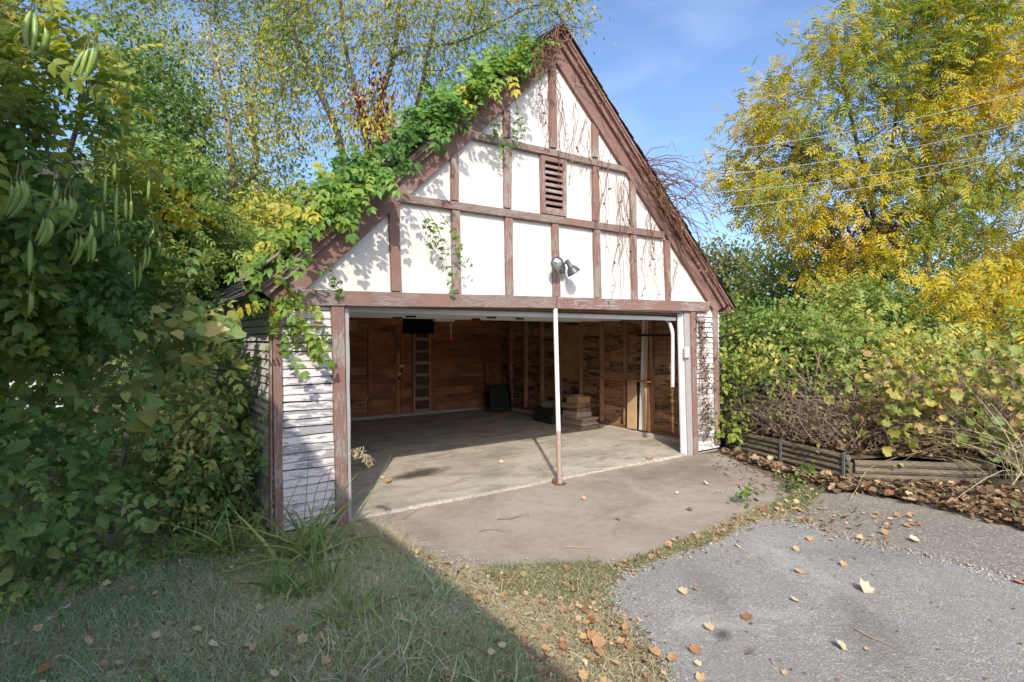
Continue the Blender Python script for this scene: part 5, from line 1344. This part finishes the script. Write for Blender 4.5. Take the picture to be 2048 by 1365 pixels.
P = area([(1445,900),(1600,950),(1720,968),(1990,978),(2120,990),(2120,1085),(2048,1062),(1950,1038),(1850,1014),(1740,992),(1660,985),(1600,965),(1520,935),(1450,912)], 1350, rng); P[:, 2] = .012 + rng.uniform(0, .05, len(P))
litter('leaf_litter', P, .075, L_dead, rng, .52)
P = area([(1445,900),(1600,950),(1720,968),(1990,978),(2120,990),(2120,1085),(1850,1014),(1660,985)], 170, rng); P[:, 2] = .06
litter('orange_leaf_litter', P, .06, L_fall, rng, .45)
q = rng.uniform(0, 1, (5200, 2)); yy = -3.2 + 6.0 * q[:, 0]; uu = 3.0 * q[:, 1] ** 1.5
P = np.array([(wall_x(y) + .05 + u, y, bank_z(wall_x(y) + .05 + u, y) + .03 + rng.uniform(0, .05)) for y, u in zip(yy, uu)])
litter('bank_litter', P, .07, L_dead, rng, .40)
P = area([(1150,1190),(1250,1250),(1340,1365),(1345,1420),(1090,1420),(1080,1300)], 55, rng); P[:, 2] = .025; litter('orange_leaves', P, .044, L_fall, rng, .42)
P = area(DRY, 110, rng); P[:, 2] = .02; litter('scattered_leaves', P, .038, L_fall, rng, .55)
P = area(STRIP, 130, rng); P[:, 2] = .02; litter('edge_leaves', P, .04, L_fall, rng, .5)
P = area(LAWN, 130, rng); P[:, 2] = .035; litter('lawn_leaves', P, .04, L_fall, rng, .75, .2, .3)
P = area([(1540,1035),(1640,1000),(1860,1040),(1800,1095),(1690,1075)], 60, rng); P[:, 2] = .01; litter('margin_leaves', P, .05, L_fall, rng, .4)

# single fallen leaves one can point at
def fallen(px, py, lpx, tint, rot, lab, z=.006, tpl=None, parent=None):
    p = G(px, py, z); d = np.dot(p - CAM, VW); sz = lpx / FPX * d * .74
    r = RG(int(px * 7 + py)); tpl = tpl or LOBE[int(px) % 6]
    X = np.array([[math.cos(rot), math.sin(rot), .15]]); N = np.array([[r.normal(0, .3), r.normal(0, .3) - .2, 1.0]])
    V, F = place(tpl, np.array([[0, 0, 0.0]]), X, N, sz); V[:, 2] -= V[:, 2].min() - .002; V[:, 0:2] -= V[:, 0:2].mean(0)
    o = add('fallen_leaf', npmesh('fallen_leaf', V, F, np.clip(tint + r.normal(0, .04, len(V)), 0, 1)), L_fall); o.location = p
    return props(o, lab, 'fallen leaf', 'fallen leaves')
OVF = T_ovate(.6, .2, -.15)
for a in [(1733,1183,40,.95,.3,'pinkish tan curled leaf alone in the middle of the asphalt'), (1367,1187,26,.82,1,'pale tan leaf on the asphalt near the dry grass'), (1390,1181,14,.4,2,'small brown leaf just right of the pale tan one'),
          (1622,1082,20,.55,.2,'orange curled leaf with a long thin shadow on the upper asphalt'), (1593,1101,18,.62,2.2,'amber leaf below and left of the curled orange one'), (1598,1146,20,.5,1.2,'olive brown leaf in the middle of the upper asphalt'), (1688,1132,20,.55,.1,'narrow amber leaf near the centre of the asphalt'),
          (1591,1203,22,.8,2.8,'small cream triangular leaf on the asphalt'), (1494,1237,30,.2,.6,'dark orange-brown leaf on the asphalt, above the dark stain'), (1418,1259,26,.75,1.5,'yellow oval leaf left of the dark stain'), (1683,1297,32,.85,.7,'cream maple-like leaf with pointed lobes on the lower asphalt'),
          (1390,1304,30,.3,1.1,'orange leaf with a pale centre near the lower dry grass'), (1396,1331,20,.85,2,'little tan leaf under the orange one with a pale centre'), (1570,1349,16,.7,.5,'small yellow leaf at the bottom of the asphalt'), (1402,1361,28,.68,.2,'bright yellow leaf at the bottom edge'),
          (2040,1167,26,.35,1.7,'brown leaf at the right edge of the asphalt'), (1476,1094,14,.85,.9,'tiny cream leaf near the top corner of the asphalt'), (1830,1081,26,.95,2.4,'pale pink leaf on the drive margin'),
          (1237,1040,16,.25,1.2,'bright orange leaf in the middle of the brown apron'), (1168,999,12,.65,.4,'pale leaf on the apron right of the pole'), (1380,1020,16,.15,.6,'rusty star-shaped leaf on the right part of the apron'), (1412,968,14,.85,.8,'pale leaf near the dark right corner of the apron'), (1355,988,10,1.0,.1,'tiny white leaf scrap on the apron'),
          (776,966,22,.4,.4,'orange leaf beside the oil stain on the garage floor', .03), (764,958,14,.85,1.4,'pale crumpled leaf left of the orange one by the oil stain', .03), (1300,918,18,.4,.5,'orange leaf on the slab edge near the right jamb', .03), (1026,914,10,.6,.9,'yellow leaf on the sunlit floor left of the pole shadow', .03), (1003,926,13,.85,.3,'cream leaf on the sunlit garage floor', .03),
          (948,882,12,.45,1.1,'small orange leaf at the edge of the shade on the garage floor', .03), (1082,858,16,.15,.7,'brown leaf in the shade near the dark slabs', .03), (1082,940,10,.6,1.9,'pale leaf lying by the pole shadow', .03), (961,905,10,.5,.2,'yellow-orange leaf on the sunlit floor, just inside the shade line', .03),
          (213,1170,22,1.0,.4,'whitish lobed leaf in the shaded lawn', .03), (266,1180,20,.35,1.0,'orange-tan leaf in the lawn right of the whitish one', .03), (310,1190,16,.7,.3,'yellow leaf in the shaded lawn', .03), (312,1274,24,.9,.8,'pinkish tan leaf in the middle of the shaded lawn', .03), (207,1331,24,.42,1.4,'orange pointed leaf at the lower left of the lawn', .03), (395,1262,20,.85,2.2,'pale torn leaf in the lawn', .03),
          (605,1284,28,.8,.3,'big tan curled leaf in the lawn below the grass clumps', .03), (582,1264,28,.3,2,'brown curled leaf next to the big tan one', .03), (652,1325,26,.72,1,'ochre leaf at the bottom of the lawn', .03), (90,1340,40,.25,.2,'brown rolled leaf at the lower left corner', .03), (508,1298,26,.78,1.2,'tan leaf with a pointed lobe in the lawn', .03),
          (1186,1278,34,.38,.6,'orange leaf lying on the bare patch by the asphalt edge', .02), (1197,1292,36,.45,2.1,'golden brown leaf overlapping on the bare patch', .02), (1183,1235,24,.3,.9,'rust leaf at the tip of the dry grass', .02), (1310,1310,34,.5,1.7,'golden curled leaf in the cluster by the asphalt edge', .02), (1345,1320,30,.42,.2,'orange folded leaf at the right of the cluster by the asphalt', .02), (1133,1140,20,.3,.8,'rust leaf in the green tufts before the apron', .02)]:
    fallen(*a)
# twigs on the apron
for lab, pts in (('forked dark twig lying on the apron', [(995,1038,), (1022,1036), (1054,1026)]), ('bent thin twig on the apron, lowest of the three', [(958,1062), (985,1058), (1008,1063)]), ('thin dry stalk lying on the slab edge at the left', [(805,1037), (830,1022), (848,1015)]), ('thin straight straw on the front of the apron', [(1130,1094), (1155,1095), (1182,1095)]),
                 ('long brown stalk on the lower asphalt', [(1710,1258), (1745,1276), (1786,1292)]), ('dark forked branch lying on the drive margin', [(1762,1055), (1790,1038), (1816,1022)]), ('long straw leaning on the timber edging', [(1675,1000), (1820,930), (2000,880)])):
    z = .012 if 'leaning' not in lab else .012
    P = [G(*p, .012) for p in pts] if 'leaning' not in lab else [G(1700, 1000, .02), AT(1760, 925, 6.6), AT(1990, 880, 6.2)]
    dark = 'dark' in lab or 'twig' in lab
    r_ = .006 if 'dark' in lab else .004
    ln = [rad_line(P, r_, r_ * .5, 9, rng, .003)]
    if 'forked' in lab: ln.append(rad_line([P[1], (P[1] + P[2]) / 2 + [.05, -.06, .02], P[1] + [.10, -.14, .01]], r_ * .7, r_ * .4, 6))
    o = add('fallen_twig', tubes_mesh('fallen_twig', ln, 5), M_twig if dark else M_straw); props(o, lab, 'twig', 'fallen twigs')
# low weed on the soil between apron and edging
for lab, (px, py), n in (('small leafy weed with round leaves where the apron meets the drive', (1580, 985), 12), ('seedling weed at the top tip of the dry edge grass', (1495, 1010), 8), ('small green weed inside the garage by the sill plate', (1332, 862), 4), ('young leafy weed at the foot of the edging wall', (1610, 960), 10)):
    b = G(px, py) if n != 4 else np.array([6.2, .95, .09]); r = RG(px); c = b + np.array([0, 0, .10 if n > 4 else .08])
    plant('small_weed', lab, 'weed', [rad_line([b, (b + c) / 2 + r.normal(0, .01, 3), c], .004, .002)], c + r.normal(0, .05 if n > 4 else .02, (n, 3)), T_ovate(.7), .06 if n > 4 else .03, 4, .04, L_lime, M_stem, px, trunkname='stem', leafname='foliage', thin=.2, minr=.0015, tint0=.3)

# ---------------- overhead cables and far woodland
for lab, a, b in (('topmost pale cable running from the right rake over the golden tree', PY(1290, 323, -.05), AT(2300, 95, 14)), ('second cable from the top, from the right rake to the right', PY(1335, 362, -.05), AT(2300, 160, 14)), ('third cable from the top, from the right rake to the right', PY(1352, 392, -.05), AT(2300, 215, 14)), ('lowest cable from the right rake, crossing the golden tree', PY(1358, 428, -.05), AT(2300, 210, 13))):
    t = np.linspace(0, 1, 24)[:, None]; pts = a + (b - a) * t; pts[:, 2] -= (.35 * 4 * t * (1 - t)).ravel()
    props(add('overhead_cable', tubes_mesh('overhead_cable', [(pts, np.full(24, .0055))], 5), M_wire), lab, 'cable', 'overhead cables')
rng = RG(601)
a = rng.uniform(-1.25, 1.75, 9000); rr = 62 + rng.normal(0, 4, 9000)
P = np.stack([CAM[0] + np.sin(a) * rr, CAM[1] + np.cos(a) * rr, rng.uniform(0, 1, 9000) ** .8 * (5.0 + 1.5 * np.sin(a * 9) + np.sin(a * 23))], -1)
foliage('distant_woods', T_lobed(5, .3, 9), P, 1.5, L_far, None, rng, a_z=0, up=(0, -.6, .6), tint0=.4, tclump=.3)
a = rng.uniform(1.75, 5.03, 5000); rr = 62 + rng.normal(0, 4, 5000)
P = np.stack([CAM[0] + np.sin(a) * rr, CAM[1] + np.cos(a) * rr, rng.uniform(0, 1, 5000) * 7], -1)
foliage('woods_behind', T_lobed(5, .3, 9), P, 1.8, L_far, None, rng, a_z=0, up=(0, -.6, .6), tint0=.4, tclump=.3)

# grit and small stones along the broken edges
def pebbles(name, P, r0, mat, rng):
    V0 = np.array([(1,0,0),(-1,0,0),(0,1,0),(0,-1,0),(0,0,.7),(0,0,-.4)]); F0 = np.array([(0,2,4),(2,1,4),(1,3,4),(3,0,4),(2,0,5),(1,2,5),(3,1,5),(0,3,5)])
    n = len(P); S = r0 * np.exp(rng.normal(0, .45, n)); a = rng.uniform(0, 6.28, n); ca, sa = np.cos(a), np.sin(a)
    V = V0[None] * S[:, None, None] * rng.uniform(.6, 1.2, (n, 6, 1)); W = V.copy()
    W[..., 0] = V[..., 0] * ca[:, None] - V[..., 1] * sa[:, None]; W[..., 1] = V[..., 0] * sa[:, None] + V[..., 1] * ca[:, None]
    W = W + P[:, None]
    return add(name, npmesh(name, W.reshape(-1, 3), (F0[None] + (np.arange(n) * 6)[:, None, None]).reshape(-1, 3)), mat, None, 'stuff')
M_grit = simple('grey_grit', (.40, .375, .34), .9, 0, .5, .2, 30)
rng = RG(701)
def edge_pts(pix, n, sp):
    q = np.array(gp(*pix)); seg = rng.integers(0, len(q) - 1, n); t = rng.uniform(0, 1, n)[:, None]
    return np.concatenate([q[seg] * (1 - t) + q[seg + 1] * t + rng.normal(0, sp, (n, 2)), np.full((n, 1), .006)], 1)
pebbles('gravel', np.concatenate([edge_pts(as_px[:10], 1500, .06), edge_pts(as_px[9:], 700, .07), edge_pts(ap_px[:6], 700, .12), edge_pts([(1440,985),(1475,985),(1500,1000)], 220, .09), edge_pts([(900,1125),(960,1140)], 250, .08)]), .0065, M_grit, rng)

P = area(LAWN, 420, RG(811)); P[:, 2] = .022; litter('lawn_leaf_bits', P, .032, L_dead, RG(812), .7, .1, .25)
P = area(DRY, 260, RG(813)); P[:, 2] = .014; litter('dry_leaf_bits', P, .028, L_dead, RG(814), .75, .1, .2)
P = area([(1420,900),(1560,950),(1640,985),(1560,1000),(1490,985),(1430,940)], 140, RG(815)); P[:, 2] = .008; litter('corner_leaf_bits', P, .035, L_dead, RG(816), .5, .1, .25)

P = np.concatenate([edge_pts(as_px[:13], 420, .08), edge_pts(ap_px[5:13], 200, .07)]); P[:, 2] = .012; litter('edge_leaf_bits', P, .026, L_dead, RG(821), .75, .1, .25)
P = area([(1300,1180),(1500,1070),(1640,1060),(2048,1180),(2048,1365),(1380,1365)], 46, RG(822)); P[:, 2] = .01; litter('small_leaf_bits', P, .018, L_dead, RG(823), .7, .1, .3)
P = np.concatenate([edge_pts(as_px[:11], 2600, .035), edge_pts(ap_px[4:12], 1500, .05)]); P[:, 2] = 0; blades('edge_blades', P, .032, .0035, L_dry, None, RG(824), .5, .4, .2, .9, 1.0)
